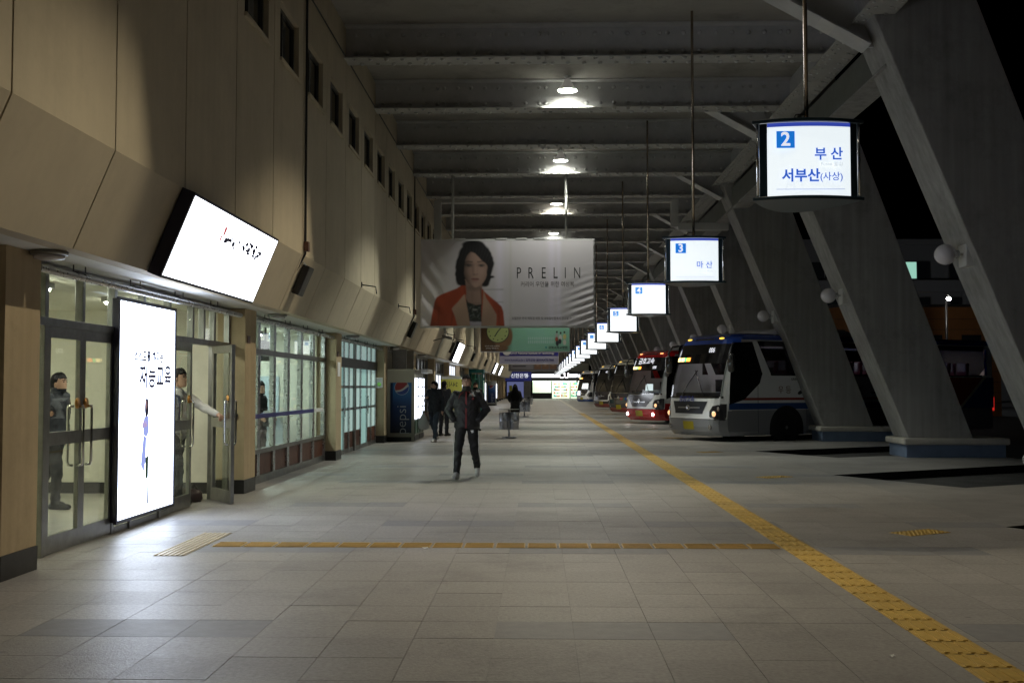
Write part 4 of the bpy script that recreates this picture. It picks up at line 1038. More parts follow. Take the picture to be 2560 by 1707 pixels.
    c = over(c, (np.abs(X - (880 + .08 * (Y - 700))) < 5) & (Y > 690) & (Y < 880) & (np.sin(Y / 3) > -.4), (.03, .035, .02))
    # face: oval with a narrow chin, light from the right
    fx, fy = 826, 495
    half = np.interp(Y, [300, 340, 400, 460, 520, 560, 600, 640, 665, 684, 692], [60, 98, 124, 131, 129, 122, 108, 82, 58, 26, 2])
    d = np.abs(X - fx) / np.maximum(half, 1); fm = np.clip((1.0 - d) * half / 4 + .5, 0, 1) * (Y < 692) * (Y > 300)
    sh = 1.0 - .50 * np.clip(d - .35, 0, 1) ** 1.4 * (1 + .5 * (X < fx)) - .30 * np.clip((fx + 20 - X) / 130, -.3, 1)
    sh += .10 * np.exp(-((X - 905) / 36) ** 2 - ((Y - 520) / 42) ** 2) + .06 * np.exp(-((X - 760) / 36) ** 2 - ((Y - 522) / 42) ** 2) + .08 * np.exp(-((X - 830) / 60) ** 2 - ((Y - 380) / 40) ** 2) + .08 * np.exp(-((X - 822) / 26) ** 2 - ((Y - 655) / 18) ** 2)
    sh -= .42 * np.exp(-((X - 750) / 46) ** 2 - ((Y - 444) / 22) ** 2) + .38 * np.exp(-((X - 887) / 46) ** 2 - ((Y - 444) / 22) ** 2) + .12 * np.exp(-((X - 787) / 16) ** 2 - ((Y - 455) / 26) ** 2) + .10 * np.exp(-((X - 745) / 40) ** 2 - ((Y - 590) / 60) ** 2) + .20 * np.exp(-((X - 797) / 13) ** 2 - ((Y - 500) / 42) ** 2) + .30 * np.exp(-((X - 815) / 24) ** 2 - ((Y - 551) / 9) ** 2) + .12 * np.exp(-((X - 821) / 34) ** 2 - ((Y - 630) / 9) ** 2)
    sh += .14 * np.exp(-((X - 828) / 8) ** 2 - ((Y - 490) / 48) ** 2) + .10 * np.exp(-((X - 827) / 12) ** 2 - ((Y - 533) / 10) ** 2)
    m = fm[..., None]; c = c * (1 - m) + np.clip(sh, .1, 2)[..., None] * skin * m
    c = over(c, el(958, 515, 12, 34, .4), skin * .5)
    for ex, sg in ((750, -1), (890, 1)):
        lid = 452 + 5 * ((X - ex) / 34) ** 2 * 1.0
        c = over(c, (np.abs(X - ex) < 34) * np.clip(1 - np.abs(Y - lid + 7) / 7, 0, 1), (.015, .011, .010))
        c = over(c, el(ex, 455, 28, 9, .4) * .85, (.13, .10, .095)); c = over(c, el(ex, 453, 14, 11, .3), (.012, .01, .01)); c = over(c, el(ex + 4, 450, 3, 3, .4) * .8, (.4, .4, .4))
        c = over(c, (np.abs(X - ex) < 30) * np.clip(1 - np.abs(Y - 464 + 3 * ((X - ex) / 30) ** 2) / 2.5, 0, 1) * .5, (.06, .04, .035))
        bro = 415 - 8 * np.exp(-((X - ex - sg * 8) / 24) ** 2) + .06 * (X - ex) * sg; c = over(c, np.clip(1 - np.abs(Y - bro) / (11 - 5 * np.clip(sg * (X - ex) / 44, 0, 1)), 0, 1) * (np.abs(X - ex) < 46) * .9, (.03, .021, .018))
    for nx_ in (811, 843): c = over(c, el(nx_, 546, 7, 4, .5) * .75, skin * .2)
    lw = np.clip(1 - ((X - 822) / 46) ** 2, 0, 1); up = 600 - 12 * lw ** .7 + 4 * np.exp(-((X - 822) / 9) ** 2); lo = 602 + 17 * lw ** .8
    c = over(c, (Y > up) & (Y < 602) & (lw > 0), (.15, .055, .05)); c = over(c, (Y >= 602) & (Y < lo) & (lw > 0), (.25, .115, .10)); c = over(c, np.clip(1 - np.abs(Y - 602 - 1.5 * np.cos((X - 822) / 16)) / 2.2, 0, 1) * (lw > 0), (.06, .018, .018)); c = over(c, el(824, 611, 16, 4, .8) * .4, (.5, .28, .26))
    c = hairm(c, pip(X + wob * .8, Y + wob * .5, [(690, 470), (650, 340), (740, 215), (830, 205), (930, 240), (990, 330), (1000, 470), (958, 512), (953, 455), (930, 425), (885, 390), (845, 345), (817, 318), (771, 301), (735, 345), (708, 410), (698, 500)]).astype(float))
    c = hairm(c, pip(X + wob, Y, [(640, 480), (700, 410), (701, 520), (706, 600), (722, 668), (668, 668), (640, 600)]).astype(float))
    c = hairm(c, pip(X + wob, Y, [(955, 470), (990, 470), (985, 600), (940, 660), (905, 668), (935, 610), (950, 550)]).astype(float))
    return np.clip(c, 0, 1)
def wrinkle(u, v):
    a = np.exp(-((u - .98) / .10) ** 2 - ((v - .85) / .30) ** 2) * np.sin((u * .9 + v * 1.25) * 62) * .006
    b = np.exp(-((u - .02) / .07) ** 2) * np.sin((u * 2.2 - v * .8) * 30) * .008
    return a + b
print_grid('printed_cloth', BW - .004, BH - .004, 400, 200, portrait, 'print_cloth', bn, face_mtx(((bx0 + bx1) / 2, by - .035, (bz0 + bz1) / 2)), wrinkle, 3)
def bp(X, Y): return (bx0 + BW * (X - 240) / 1865, by - .0352, bz1 - BH * (Y - 185) / 920)
for ch, xx in zip('PRELIN', (1295, 1425, 1565, 1692, 1800, 1928)): text(ch, .44, 'text_black', bn, face_mtx(bp(xx, 540)), sx=.62, off=-.002, ext=.0006)
text('커리어 우먼을 위한 여성복', .165, 'text_grey', bn, face_mtx(bp(1606, 660)), sx=.82, ext=.0006)
text('프렐린은 전국 백화점 매장 및 대형할인점에서 만나실 수 있습니다', .085, 'text_grey', bn, face_mtx(bp(1600, 1025)), sx=.84, ext=.0006)

# --- green stop watch banner
gy = 57.25; gx0, gx1, gz0, gz1 = -3.1, 1.63, 3.42, 5.6
gb = banner(gy, gx0, gx1, gz0, gz1, 'green banner with a hand holding a round watch, behind the big banner', ZF - .002)
GW, GH = gx1 - gx0, gz1 - gz0
def watch(u, v):
    X, Y = u * GW, v * GH
    c = np.zeros(u.shape + (3,)); t = np.clip((u - .15) / .85, 0, 1)[..., None]
    c[:] = np.array((.20, .42, .30)) * (1 - .35 * t) + np.array((.25, .5, .38)) * .3 * t
    c = over(c, np.clip((.36 - u) / .10, 0, 1), (.03, .022, .014))
    sk = np.array((.19, .10, .045))
    c = over(c, ell(X, Y, .25, 1.2, .55, .95, .3), sk * .45)
    c = over(c, ell(X, Y, 1.15, 1.75, .42, .18, .2), sk); c = over(c, ell(X, Y, 1.05, 2.0, .40, .15, .2), sk * .8); c = over(c, ell(X, Y, 1.45, 1.35, .24, .5, .2), sk * .9); c = over(c, ell(X, Y, .35, 1.95, .3, .3, .3), sk * .5)
    c = over(c, ell(X, Y, .90, 1.12, .62, .62, .02), (.05, .045, .03)); c = over(c, ell(X, Y, .90, 1.12, .57, .57, .02), (.36, .42, .16))
    for i in range(12):
        a = i * math.pi / 6; c = over(c, ell(X, Y, .9 + .46 * math.sin(a), 1.12 - .46 * math.cos(a), .035, .035, .3), (.06, .08, .04))
    for a, L in ((.7, .36), (3.7, .3)):
        for q in np.linspace(0, L, 10): c = over(c, ell(X, Y, .9 + q * math.sin(a), 1.12 - q * math.cos(a), .03, .03, .3), (.03, .04, .03))
    for i in range(14): c = over(c, (np.abs(X - (2.55 + i * .1)) < .03) & (Y > 1.42) & (Y < 1.76) & ((Y * 20).astype(int) % 7 != 3), (.33, .50, .45))
    c = over(c, pip(X, Y, [(2.4, 1.0), (3.4, 1.0), (3.4, 1.38), (2.5, 1.38)]) * .35, (.2, .38, .33))
    for (x, y, col) in ((4.05, 1.35, (.3, .3, .28)), (4.05, 1.55, (.28, .05, .03)), (4.25, 1.45, (.5, .5, .48)), (4.22, 1.65, (.02, .02, .03)), (4.47, 1.4, (.5, .42, .15)), (4.47, 1.7, (.5, .47, .4)), (4.08, 1.75, (.02, .02, .03))): c = over(c, ell(X, Y, x, y, .085, .14, .2), col)
    for (x, y) in ((4.06, 1.15), (4.26, 1.2), (4.46, 1.16)): c = over(c, ell(X, Y, x, y, .05, .06, .2), (.03, .02, .02))
    return c
print_grid('printed_cloth', GW - .004, GH - .004, 280, 140, watch, 'print_cloth', gb, face_mtx(((gx0 + gx1) / 2, gy - .035, (gz0 + gz1) / 2)))
text('경북대학교병원', .16, 'text_black', gb, face_mtx((gx1 - .62, gy - .04, gz0 + .2)), off=.002); text('●', .13, 'teal', gb, face_mtx((gx1 - 1.25, gy - .04, gz0 + .2)))
text('당신의 시간을 소중하게', .08, 'text_white', gb, face_mtx((gx0 + .6, gy - .04, gz0 + .28)))
text('생각하는 병원입니다', .08, 'text_white', gb, face_mtx((gx0 + .6, gy - .04, gz0 + .16)))
# --- blue institute banner
ky = 85.05; kx0, kx1, kz0, kz1 = -3.1, 1.55, 3.35, 5.5
kb_ = banner(ky, kx0, kx1, kz0, kz1, 'dark blue and white banner of an institute hanging behind the green one', ZF - .002)
BOX('upper_cloth', 'banner_blue', kx0, kx1, ky - .02, ky + .02, kz0 + .62, kz1, kb_); BOX('lower_cloth', 'banner_pale', kx0, kx1, ky - .02, ky + .02, kz0, kz0 + .618, kb_)
text('국립금오공과대학교', .48, 'text_white', kb_, face_mtx(((kx0 + kx1) / 2 + .2, ky - .025, kz0 + 1.3)), off=.004)
text('Kumoh National Institute of Technology', .235, 'text_white', kb_, face_mtx(((kx0 + kx1) / 2 + .2, ky - .025, kz0 + .84)), off=.003, sx=.93)
text('www.kumoh.ac.kr / 입학상담 ☎054)478-7900', .25, 'text_navy', kb_, face_mtx(((kx0 + kx1) / 2, ky - .025, kz0 + .3)), off=.003, sx=.82)
MB().lathe([(.30, 0), (.34, 0), (.34, -.006), (.30, -.006)], (kx0 + .55, ky - .022, kz0 + 1.0), 24, 'y').build('emblem', 'text_white', kb_)
# --- small photo board behind
hy = 113.0
hb = banner(hy, -3.2, 2.0, 3.2, 4.9, 'dim board with small photographs hanging behind the blue banner', ZF - .002)
def photos(u, v):
    c = np.zeros(u.shape + (3,)); c[:] = (.12, .12, .14)
    c = over(c, (v > .1) & (v < .9) & (u > .05) & (u < .5), (.2, .2, .24)); c = over(c, (np.abs(v - .7) < .04) & (u > .08) & (u < .35), (.05, .05, .07))
    rr = np.random.RandomState(3)
    for i in range(3):
        a = .52 + i * .155; c = over(c, (u > a) & (u < a + .14) & (v > .1) & (v < .9), (.16, .09, .06)); c = over(c, ell(u, v, a + .07, .45, .04, .25), (.25, .17, .13)); c = over(c, ell(u, v, a + .07, .25, .045, .14), (.02, .015, .015))
    return c
print_grid('printed_board', 5.19, 1.69, 120, 50, photos, 'print_cloth', hb, face_mtx((-.6, hy - .035, 4.05)))

# ================================================================== FAR END OF THE HALL
end = thing('end_building', 'far end wall of the hall with a bank and a lit convenience store', 'building', (0, YEND, 0))
ye = YEND
BOX('wall', 'grey_wall', -4.6, 14, ye + .4, ye + .7, 4.3, 9.5, end)
BOX('cream_board', 'cream', -4.3, -1.05, ye + .1, ye + .38, 3.55, 4.2, end); BOX('grey_board', 'blue_grey', -1.0, 2.4, ye + .1, ye + .38, 3.5, 4.2, end); BOX('white_board', 'cream_white', 2.6, 6.5, ye + .1, ye + .38, 3.4, 4.6, end)
BOX('bank_sign', 'sign_navy', -4.4, -1.0, ye - .2, ye + .1, 2.3, 3.5, end, bevel=.01)
text('신한은행', .62, 'text_white_lit', end, face_mtx((-2.55, ye - .215, 2.95)), off=.006)
text('365', .3, 'text_pale', end, face_mtx((-1.5, ye - .215, 2.95))); text('●', .35, 'text_pale', end, face_mtx((-3.85, ye - .215, 2.95)))
BOX('bank_window', 'bank_blue', -4.2, -2.0, ye + .02, ye + .06, .1, 2.2, end); BOX('bank_pillar', 'steel_frame', -1.95, -1.1, ye - .05, ye + .2, 0, 2.29, end)
BOX('yellow_poster', 'yellow_banner', -3.9, -3.5, ye - .03, ye, .1, 1.7, end)
BOX('store_sign', 'steel_dark', -1.0, 6.5, ye - .2, ye + .1, 2.32, 3.5, end)
BOX('sign_light', 'shop_strip', -.95, 2.65, ye - .3, ye - .201, 2.75, 3.2, end); BOX('sign_light', 'shop_strip', 3.85, 6.4, ye - .3, ye - .201, 2.75, 3.2, end)
text('CU', .95, 'cu_white', end, face_mtx((3.25, ye - .26, 2.97)), off=.03)
BOX('interior_wall', 'store_back_lit', -.9, 6.4, ye + 3.0, ye + 3.1, 0, 2.4, end); BOX('interior_floor', 'room_floor', -.9, 6.4, ye, ye + 3, .0, .02, end); BOX('interior_ceiling', 'store_tube', -.9, 6.4, ye + .3, ye + 3, 2.25, 2.3, end)
BOX('store_counter', 'steel_dark', -.9, 1.6, ye, ye + .3, 0, .75, end); BOX('window', 'glass_clear', -.85, 1.55, ye + .05, ye + .06, .76, 2.25, end)
for x in (-.95, 1.6, 4.0, 6.4): BOX('frame_post', 'steel_dark', x, x + .12, ye - .04, ye + .1, 0, 2.3, end)
rr = random.Random(11)
gm_ = [pm('goods_' + n, c, .5, emit=c, es=.7) and 'goods_' + n for n, c in (('white', (.7, .75, .7)), ('green', (.1, .5, .25)), ('yellow', (.7, .6, .15)), ('teal', (.1, .45, .45)), ('red', (.6, .15, .1)))]  # goods glow in their own colours to look brightly lit
for sx in (1.9, 2.9, 4.2, 5.2):
    sh = thing('store_shelf', f'stocked shelf rack inside the far lit store, { {1.9: "first", 2.9: "second", 4.2: "third", 5.2: "fourth"}[sx] } from the left', 'shelf', (sx, ye + 1.2, 0))
    for z in (.2, .6, 1.0, 1.4, 1.8): BOX('shelf_board', 'text_white', sx, sx + .85, ye + .9, ye + 1.3, z, z + .03, sh)
    for z in (.2, .6, 1.0, 1.4, 1.8):
        for q in range(4): BOX('goods', rr.choice(gm_), sx + .02 + q * .21, sx + .2 + q * .21, ye + .95, ye + 1.2, z + .031, z + rr.uniform(.15, .33), sh)
pot = thing('far_plant_stand', 'dark cluster of chairs beside the far bank window', 'seating', (-4, 135, 0))
for q in range(4): BOX('seat', 'black_plastic', -4.4 + q * .42, -4.05 + q * .42, 136, 136.4, .4, .45, pot); BOX('back', 'black_plastic', -4.4 + q * .42, -4.05 + q * .42, 136.4, 136.45, .45, .85, pot)
BOX('base', 'steel_dark', -4.3, -2.9, 136.15, 136.25, 0, .399, pot)
pot.name = 'bench_seats'

# ================================================================== LITTER BINS
def bin_(x, y, label):
    b = thing('litter_bin', label, 'litter bin', (0, 0, 0), 'double drum litter bins')
    MB().lathe([(.0, .0), (.22, .0), (.22, .025), (.05, .05), (.0, .05)], (0, 0, .002), 24).build('base', 'brushed', b)
    MB().cyl((0, 0, .05), (0, 0, .84), .03, n=12).build('post', 'brushed', b)
    for s in (-1, 1):
        d = MB().lathe([(.01, .26), (.135, .26), (.14, .27), (.14, .50), (.144, .505), (.144, .515), (.14, .52), (.14, .76), (.128, .765), (.128, .30), (.01, .29)], (s * .155, 0, 0), 24).build('drum', 'bin_steel', b)
    MB().prism([(.31 * math.cos(2 * math.pi * i / 28) * 1.0, .19 * math.sin(2 * math.pi * i / 28), .842) for i in range(28)], (0, 0, .025)).build('lid', 'steel_frame', b, bevel=.005)
    if y < 40: 
        m = MB()
        for k in range(8):
            a0, a1 = -1.2 + k * .35, -1.2 + (k + 1) * .35
            m.quad((.155 + .15 * math.cos(a0), .15 * math.sin(a0), .77), (.155 + .15 * math.cos(a1), .15 * math.sin(a1), .77), (.155 + .148 * math.cos(a1), .148 * math.sin(a1), .68 + .04 * math.sin(k * 2.1)), (.155 + .148 * math.cos(a0), .148 * math.sin(a0), .68 + .04 * math.sin(k * 2.1 - 2.1)))
        m.build('bag_edge', 'paper', b)
    b.location = (x, y, 0); b.rotation_euler = (0, 0, R(8))
    return b
bin_(-.90, 32.2, 'silver double drum litter bin on a post in the hall, nearest one')
bin_(-.75, 55.0, 'far double drum litter bin partly behind the woman in black')
bin_(-.75, 78.0, 'farthest litter bin beyond the woman in black')

# ================================================================== PEOPLE
def V(*a): return Vector(a)
def person(label, J, mats, loc, rz, voxel=.012, hair='short', group=None, coat_hem=.84, collar=True, bulk=1.0, coat=None, long_coat=False, pose_seat=False):
    """J: joint dict in local space facing -y. mats: dict top, leg, shoe, hand, hair"""
    root = thing('person', label, 'person', (0, 0, 0), group)
    parts = []          # (mat key, p0, p1, r0, r1)
    mb = MB()
    def seg(k, a, b, r0, r1, n=12):
        a = Vector(a); b = Vector(b); parts.append((k, a, b, r0, r1)); L = (b - a).length; d = (b - a) / max(L, 1e-6); rings = []
        u, w = mb.ring_frame(d)
        st = [(-1 + .05, a, r0), (-.6, a, r0), (0, a, r0)] + [(0, a.lerp(b, .5), (r0 + r1) / 2)] + [(0, b, r1), (.6, b, r1), (.95, b, r1)]
        for t, c, r in st:
            q = math.sqrt(max(1 - t * t, 0)) * r; c2 = c + d * (t * r)
            rings.append([c2 + (u * math.cos(2 * math.pi * i / n) + w * math.sin(2 * math.pi * i / n)) * q for i in range(n)])
        mb.loft(rings, 0, True)
    def torso(k, rings, n=20):
        rr = []
        for (c, rx, ry, tw) in rings:
            c = Vector(c); ring = []
            for i in range(n):
                a = 2 * math.pi * i / n; x, y = rx * math.cos(a), ry * math.sin(a)
                ring.append(c + Vector((x * math.cos(tw) - y * math.sin(tw), x * math.sin(tw) + y * math.cos(tw), 0)))
            rr.append(ring)
        mb.loft(rr, 0, True)
        for (c0, rx0, ry0, _), (c1, rx1, ry1, _) in zip(rings[:-1], rings[1:]): parts.append((k, Vector(c0), Vector(c1), (rx0 + ry0) / 2, (rx1 + ry1) / 2))
    B = bulk
    pel, chest, neck, head = [Vector(J[k]) for k in ('pelvis', 'chest', 'neck', 'head')]
    tw = J.get('twist', 0)
    hem = pel + V(0, 0, coat_hem - .93) if not pose_seat else pel + V(0, 0, -.08)
    mid = pel.lerp(chest, .55)
    tr = [(hem, .165 * B, .125 * B, tw * .3), (hem + V(0, 0, .03), .185 * B, .14 * B, tw * .3), (pel + V(0, 0, .06), .182 * B, .14 * B, tw * .4), (mid, .178 * B, .132 * B, tw * .7), (chest, .195 * B, .138 * B, tw),
          (chest + V(0, 0, .11), .19 * B, .12 * B, tw), (neck + V(0, .01, -.035), .13, .095, tw), (neck + V(0, 0, .0), .075, .075, tw)]
    if long_coat: tr = [(V(hem.x, hem.y, .46), .16, .12, 0), (V(hem.x, hem.y, .50), .20, .15, 0)] + tr[1:]
    torso('top', tr)
    if collar: seg('top', neck + V(0, .0, -.02), neck + V(0, .0, .045), .085, .078)
    yaw = J.get('yaw', 0); hq = Matrix.Rotation(yaw, 3, 'Z') @ Matrix.Rotation(J.get('nod', 0), 3, 'X')
    seg('skin', neck + V(0, .01, -.02), head + hq @ V(0, .02, -.06), .055, .055)
    prof = [(-.115, .022, .03, -.055), (-.105, .038, .045, -.05), (-.075, .052, .068, -.03), (-.035, .064, .085, -.012), (.01, .071, .094, 0), (.05, .073, .097, .004), (.085, .062, .084, .008), (.108, .038, .05, .01), (.116, .012, .016, .01)]
    rr = []
    for (z, rx, ry, cy) in prof: rr.append([head + hq @ V(rx * math.cos(2 * math.pi * i / 18), cy + ry * math.sin(2 * math.pi * i / 18), z) for i in range(18)])
    mb.loft(rr, 0, True); parts.append(('skin', head + V(0, 0, -.08), head + V(0, 0, .08), .075, .075))
    def hb(c, r):
        c2 = head + hq @ Vector(c); mb.ball(c2, r, 10, 8)
    mb.loft([[head + hq @ V(x * s + 0, y, z) for x, y, z in ((-.009, -.088, .025), (.009, -.088, .025), (.012 , -.07, .0), (-.012, -.07, .0))] for s in (1,)] + [[head + hq @ V(x, y, z) for x, y, z in ((-.008, -.10, -.005), (.008, -.10, -.005), (.017, -.085, -.035), (-.017, -.085, -.035))], [head + hq @ V(x, y, z) for x, y, z in ((-.008, -.112, -.022), (.008, -.112, -.022), (.013, -.098, -.036), (-.013, -.098, -.036))]], 0, True)
    for s in (-1, 1): hb((s * .074, .008, -.005), (.011, .024, .033))
    hb((0, -.080, -.062), (.024, .014, .009))
    for s, n in ((-1, 'r'), (1, 'l')):
        sh, el_, wr = [Vector(J[k + n]) for k in ('sh', 'el', 'wr')]
        seg('top', sh, el_, .072 * B, .058 * B); seg('top', el_, wr, .058 * B, .045 * B)
        hip, kn, an, toe = [Vector(J[k + n]) for k in ('hip', 'kn', 'an', 'toe')]
        seg('leg', hip, kn, .098 * (1.06 if bulk > 1.14 else 1), .074); seg('leg', kn, an, .072, .056)
        f = (toe - an); f.z = 0; f = f.normalized() if f.length > .01 else V(0, -1, 0); heel = an + V(0, 0, -.055) - f * .05
        seg('shoe', heel, toe + V(0, 0, .014), .047, .040); seg('shoe', an + V(0, 0, -.03), toe.lerp(an, .45) + V(0, 0, .005), .052, .044)
        hd = J.get('hand' + n, 'relaxed')
        if hd != 'pocket':
            d = (wr - el_).normalized(); side = d.cross(V(0, 0, 1)); side = side.normalized() if side.length > .1 else V(1, 0, 0); dn = side.cross(d).normalized()
            if hd == 'relaxed': side, dn = V(0, 1, 0) - d * d.y, V(s, 0, 0)
            side = side.normalized(); palm = wr + d * .075
            seg('skin', wr - d * .01, wr + d * .04, .030, .032, 8); 
            for q in (-.025, 0, .025): seg('skin', wr + d * .03 + side * q * .7, palm + side * q, .019, .017, 8)
            for q, L in ((-.032, .068), (-.011, .08), (.011, .075), (.032, .058)):
                a = palm + side * q; cur = .9 if hd == 'grip' else .35
                b = a + (d * math.cos(cur) - dn * math.sin(cur) * (1 if hd == 'grip' else -.6)) * L * .55
                c = b + (d * math.cos(cur * 2.2) - dn * math.sin(cur * 2.2) * (1 if hd == 'grip' else -.6)) * L * .5
                seg('skin', a, b, .0098, .009, 7); seg('skin', b, c, .009, .0078, 7)
            th = wr + d * .03 + side * -.03; seg('skin', th, th - side * .03 + d * .03, .012, .010, 7); seg('skin', th - side * .03 + d * .03, th - side * .032 + d * .06 - dn * .012, .010, .008, 7)
    # union into one skin
    me = mb.mesh('body_src', 'skin'); tmp = bpy.data.objects.new('body_src', me); COL.objects.link(tmp)
    rm = tmp.modifiers.new('r', 'REMESH'); rm.mode = 'VOXEL'; rm.voxel_size = voxel
    sm_ = tmp.modifiers.new('s', 'SMOOTH'); sm_.factor = .5; sm_.iterations = 3
    dg = bpy.context.evaluated_depsgraph_get(); me2 = bpy.data.meshes.new_from_object(tmp.evaluated_get(dg)); bpy.data.objects.remove(tmp); bpy.data.meshes.remove(me)
    keys = ['skin', 'top', 'leg', 'shoe']; me2.materials.clear()
    for k in keys: me2.materials.append(M[mats.get(k, 'skin')])
    n = len(me2.polygons); ce = np.empty(n * 3, np.float32); me2.polygons.foreach_get('center', ce); ce = ce.reshape(-1, 3)
    best = np.full(n, 9.0); idx = np.zeros(n, np.int32)
    for (k, a, b, r0, r1) in parts:
        a_, b_ = np.array(a), np.array(b); ab = b_ - a_; t = np.clip(((ce - a_) @ ab) / max(ab @ ab, 1e-9), 0, 1)
        d = np.linalg.norm(ce - (a_ + t[:, None] * ab), axis=1) - (r0 + (r1 - r0) * t)
        u = d < best; best[u] = d[u]; idx[u] = keys.index(k)
    # coat hides the hips
    if not pose_seat: idx[(idx == 2) & (ce[:, 2] > coat_hem - .0)] = 1
    me2.polygons.foreach_set('material_index', idx); me2.polygons.foreach_set('use_smooth', [True] * n); me2.name = 'body'
    # cloth folds
    nv = len(me2.vertices); co = np.empty(nv * 3, np.float32); me2.vertices.foreach_get('co', co); co = co.reshape(-1, 3); no = np.empty(nv * 3, np.float32); me2.vertices.foreach_get('normal', no); no = no.reshape(-1, 3)
    cloth = np.ones(nv) * ((co[:, 2] < neck.z) & (co[:, 2] > .12)); cloth *= np.clip((np.linalg.norm(co[:, :3] - np.array(J['wrl']), axis=1) - .13) / .05, 0, 1) * np.clip((np.linalg.norm(co[:, :3] - np.array(J['wrr']), axis=1) - .13) / .05, 0, 1)
    f = np.sin(co[:, 2] * 38 + 3 * np.sin(co[:, 0] * 17) + 2 * np.sin(co[:, 1] * 21)) * .0045 + np.sin(co[:, 2] * 71 + 4 * np.sin(co[:, 0] * 31 + 1)) * .002
    co = co + no * (f * cloth)[:, None]; me2.vertices.foreach_set('co', co.astype(np.float32).ravel()); me2.update()
    body = obj('body', me2, root)
    # hair
    h = MB(); hr = []
    low = {'short': -.015, 'long': -.03, 'bun': -.02}[hair]
    for z in (low, .01, .035, .06, .082, .102, .118, .130, .136):
        q = math.sqrt(max(0, 1 - ((z - .012) / .126) ** 2)); rx, ry = .084 * q + .001, .112 * q + .001
        ring = []
        for i in range(28):
            a = 2 * math.pi * i / 28; k = 1 + .035 * math.sin(i * 5 + z * 70) + .02 * math.sin(i * 9 + z * 150)
            fr = max(0, -math.sin(a)); zz = z + (max(0, .066 - z) * .95 if fr > .42 else max(0, .02 - z) * (fr > .1))
            if fr > .42: k = max(.86, 1 - .06 * (z < .06))
            k *= .905 if z == low else .955 if z < .02 else 1
            ring.append(head + hq @ V(rx * math.cos(a) * k, ry * math.sin(a) * k + .010, zz + (.014 if z < .05 else .005) * math.sin(i * 3.3 + z * 40) + (.010 * math.sin(i * 2.1) if fr > .42 else 0)))
        hr.append(ring)
    h.loft(hr, 0, True)
    if hair == 'short': h.loft([[head + hq @ V(.066 * math.cos(math.pi * i / 11) , .03 + .085 * math.sin(math.pi * i / 11), z) for i in range(12)] for z in (-.075, -.03, .03)], 0, True)
    if hair == 'long':
        rr = []
        for (z, rx, ry, cy) in ((.07, .086, .10, .02), (.0, .098, .11, .03), (-.1, .125, .10, .05), (-.2, .165, .10, .07), (-.32, .185, .10, .085), (-.45, .16, .08, .10), (-.56, .09, .03, .11)):
            rr.append([head + hq @ V(rx * math.cos(2 * math.pi * i / 22) * (1 + .04 * math.sin(i * 4 + z * 30)), cy + ry * math.sin(2 * math.pi * i / 22) * (1 + .05 * math.sin(i * 6)) * (1 if math.sin(2 * math.pi * i / 22) > 0 else .55), z) for i in range(22)])
        h.loft(rr, 0, True)
    if hair == 'bun': h.ball(head + hq @ V(0, .125, .03), (.045, .045, .045), 12, 8)
    h.build('hair', mats.get('hair', 'hair_black'), root)
    for s in (-1, 1):
        e = MB().ball(head + hq @ V(s * .031, -.083, .018), (.014, .008, .007), 10, 6).build('eye', 'eye_dark', root)
        MB().loft([[head + hq @ V(s * x, y, z + q) for x, y in ((.014, -.094), (.032, -.093), (.05, -.08))] + [head + hq @ V(s * x, y + .006, z + q) for x, y in ((.05, -.08), (.032, -.093), (.014, -.094))] for z, q in ((.036, 0), (.043, .0))], 0, True).build('eyebrow', 'hair_black', root)
    root['_h'] = 0; del root['_h']
    root.location = loc; root.rotation_euler = (0, 0, rz)
    return root, hq, head
def stand(dx=.1, **kw):
    J = dict(pelvis=(0, 0, .93), chest=(0, -.01, 1.26), neck=(0, .01, 1.47), head=(0, -.015, 1.605),
             shr=(-.175, 0, 1.40), shl=(.175, 0, 1.40), elr=(-.24, .03, 1.13), ell=(.24, .03, 1.13), wrr=(-.24, -.06, .88), wrl=(.24, -.06, .88),
             hipr=(-.09, 0, .92), hipl=(.09, 0, .92), knr=(-.10, -.02, .50), knl=(.10, -.02, .50), anr=(-.11, .02, .09), anl=(.11, .02, .09), toer=(-.13, -.15, .022), toel=(.13, -.15, .022))
    J.update(kw); return J
# --- man walking towards the camera
J = stand(head=(.0, -.03, 1.60), neck=(0, -.0, 1.47), shr=(-.18, 0, 1.39), shl=(.18, 0, 1.39), elr=(-.315, .07, 1.14), ell=(.335, .06, 1.15), wrr=(-.215, -.09, .985), wrl=(.215, -.09, .985), handr='pocket', handl='pocket',
          hipr=(-.09, 0, .90), hipl=(.09, 0, .90), knr=(-.125, -.17, .50), knl=(.125, .03, .49), anr=(-.15, -.23, .10), anl=(.16, .33, .16), toer=(-.175, -.41, .045), toel=(.17, .21, .035), nod=-.04)
man, hq, hd = person('man in a black jacket with a red zip walking towards the camera, hands in pockets', J, dict(top='jacket_black', leg='trouser_black', shoe='shoe_white'), (-1.22, 18.1, 0), 0, voxel=.009, coat_hem=.83, bulk=1.16)
z_ = MB(); fr = [(.84, -.165), (.95, -.167), (1.08, -.157), (1.2, -.159), (1.33, -.160), (1.43, -.128), (1.50, -.086)]
for (a, b) in zip(fr[:-1], fr[1:]): z_.prism([(-.011, b[1] - .006, b[0]), (.014, b[1] - .006, b[0]), (.014, a[1] - .006, a[0]), (-.014, a[1] - .006, a[0])], (0, .012, 0))
z_.build('zip', 'jacket_red', man)
for s in (-1, 1):
    MB().tube([(s * .045, -.135, 1.445), (s * .10, -.132, 1.40), (s * .13, -.145, 1.33)], .006, 6).build('red_piping', 'jacket_red', man)
MB().ball((.115, -.160, 1.33), (.022, .006, .016), 10, 6).build('chest_logo', 'jacket_red', man)
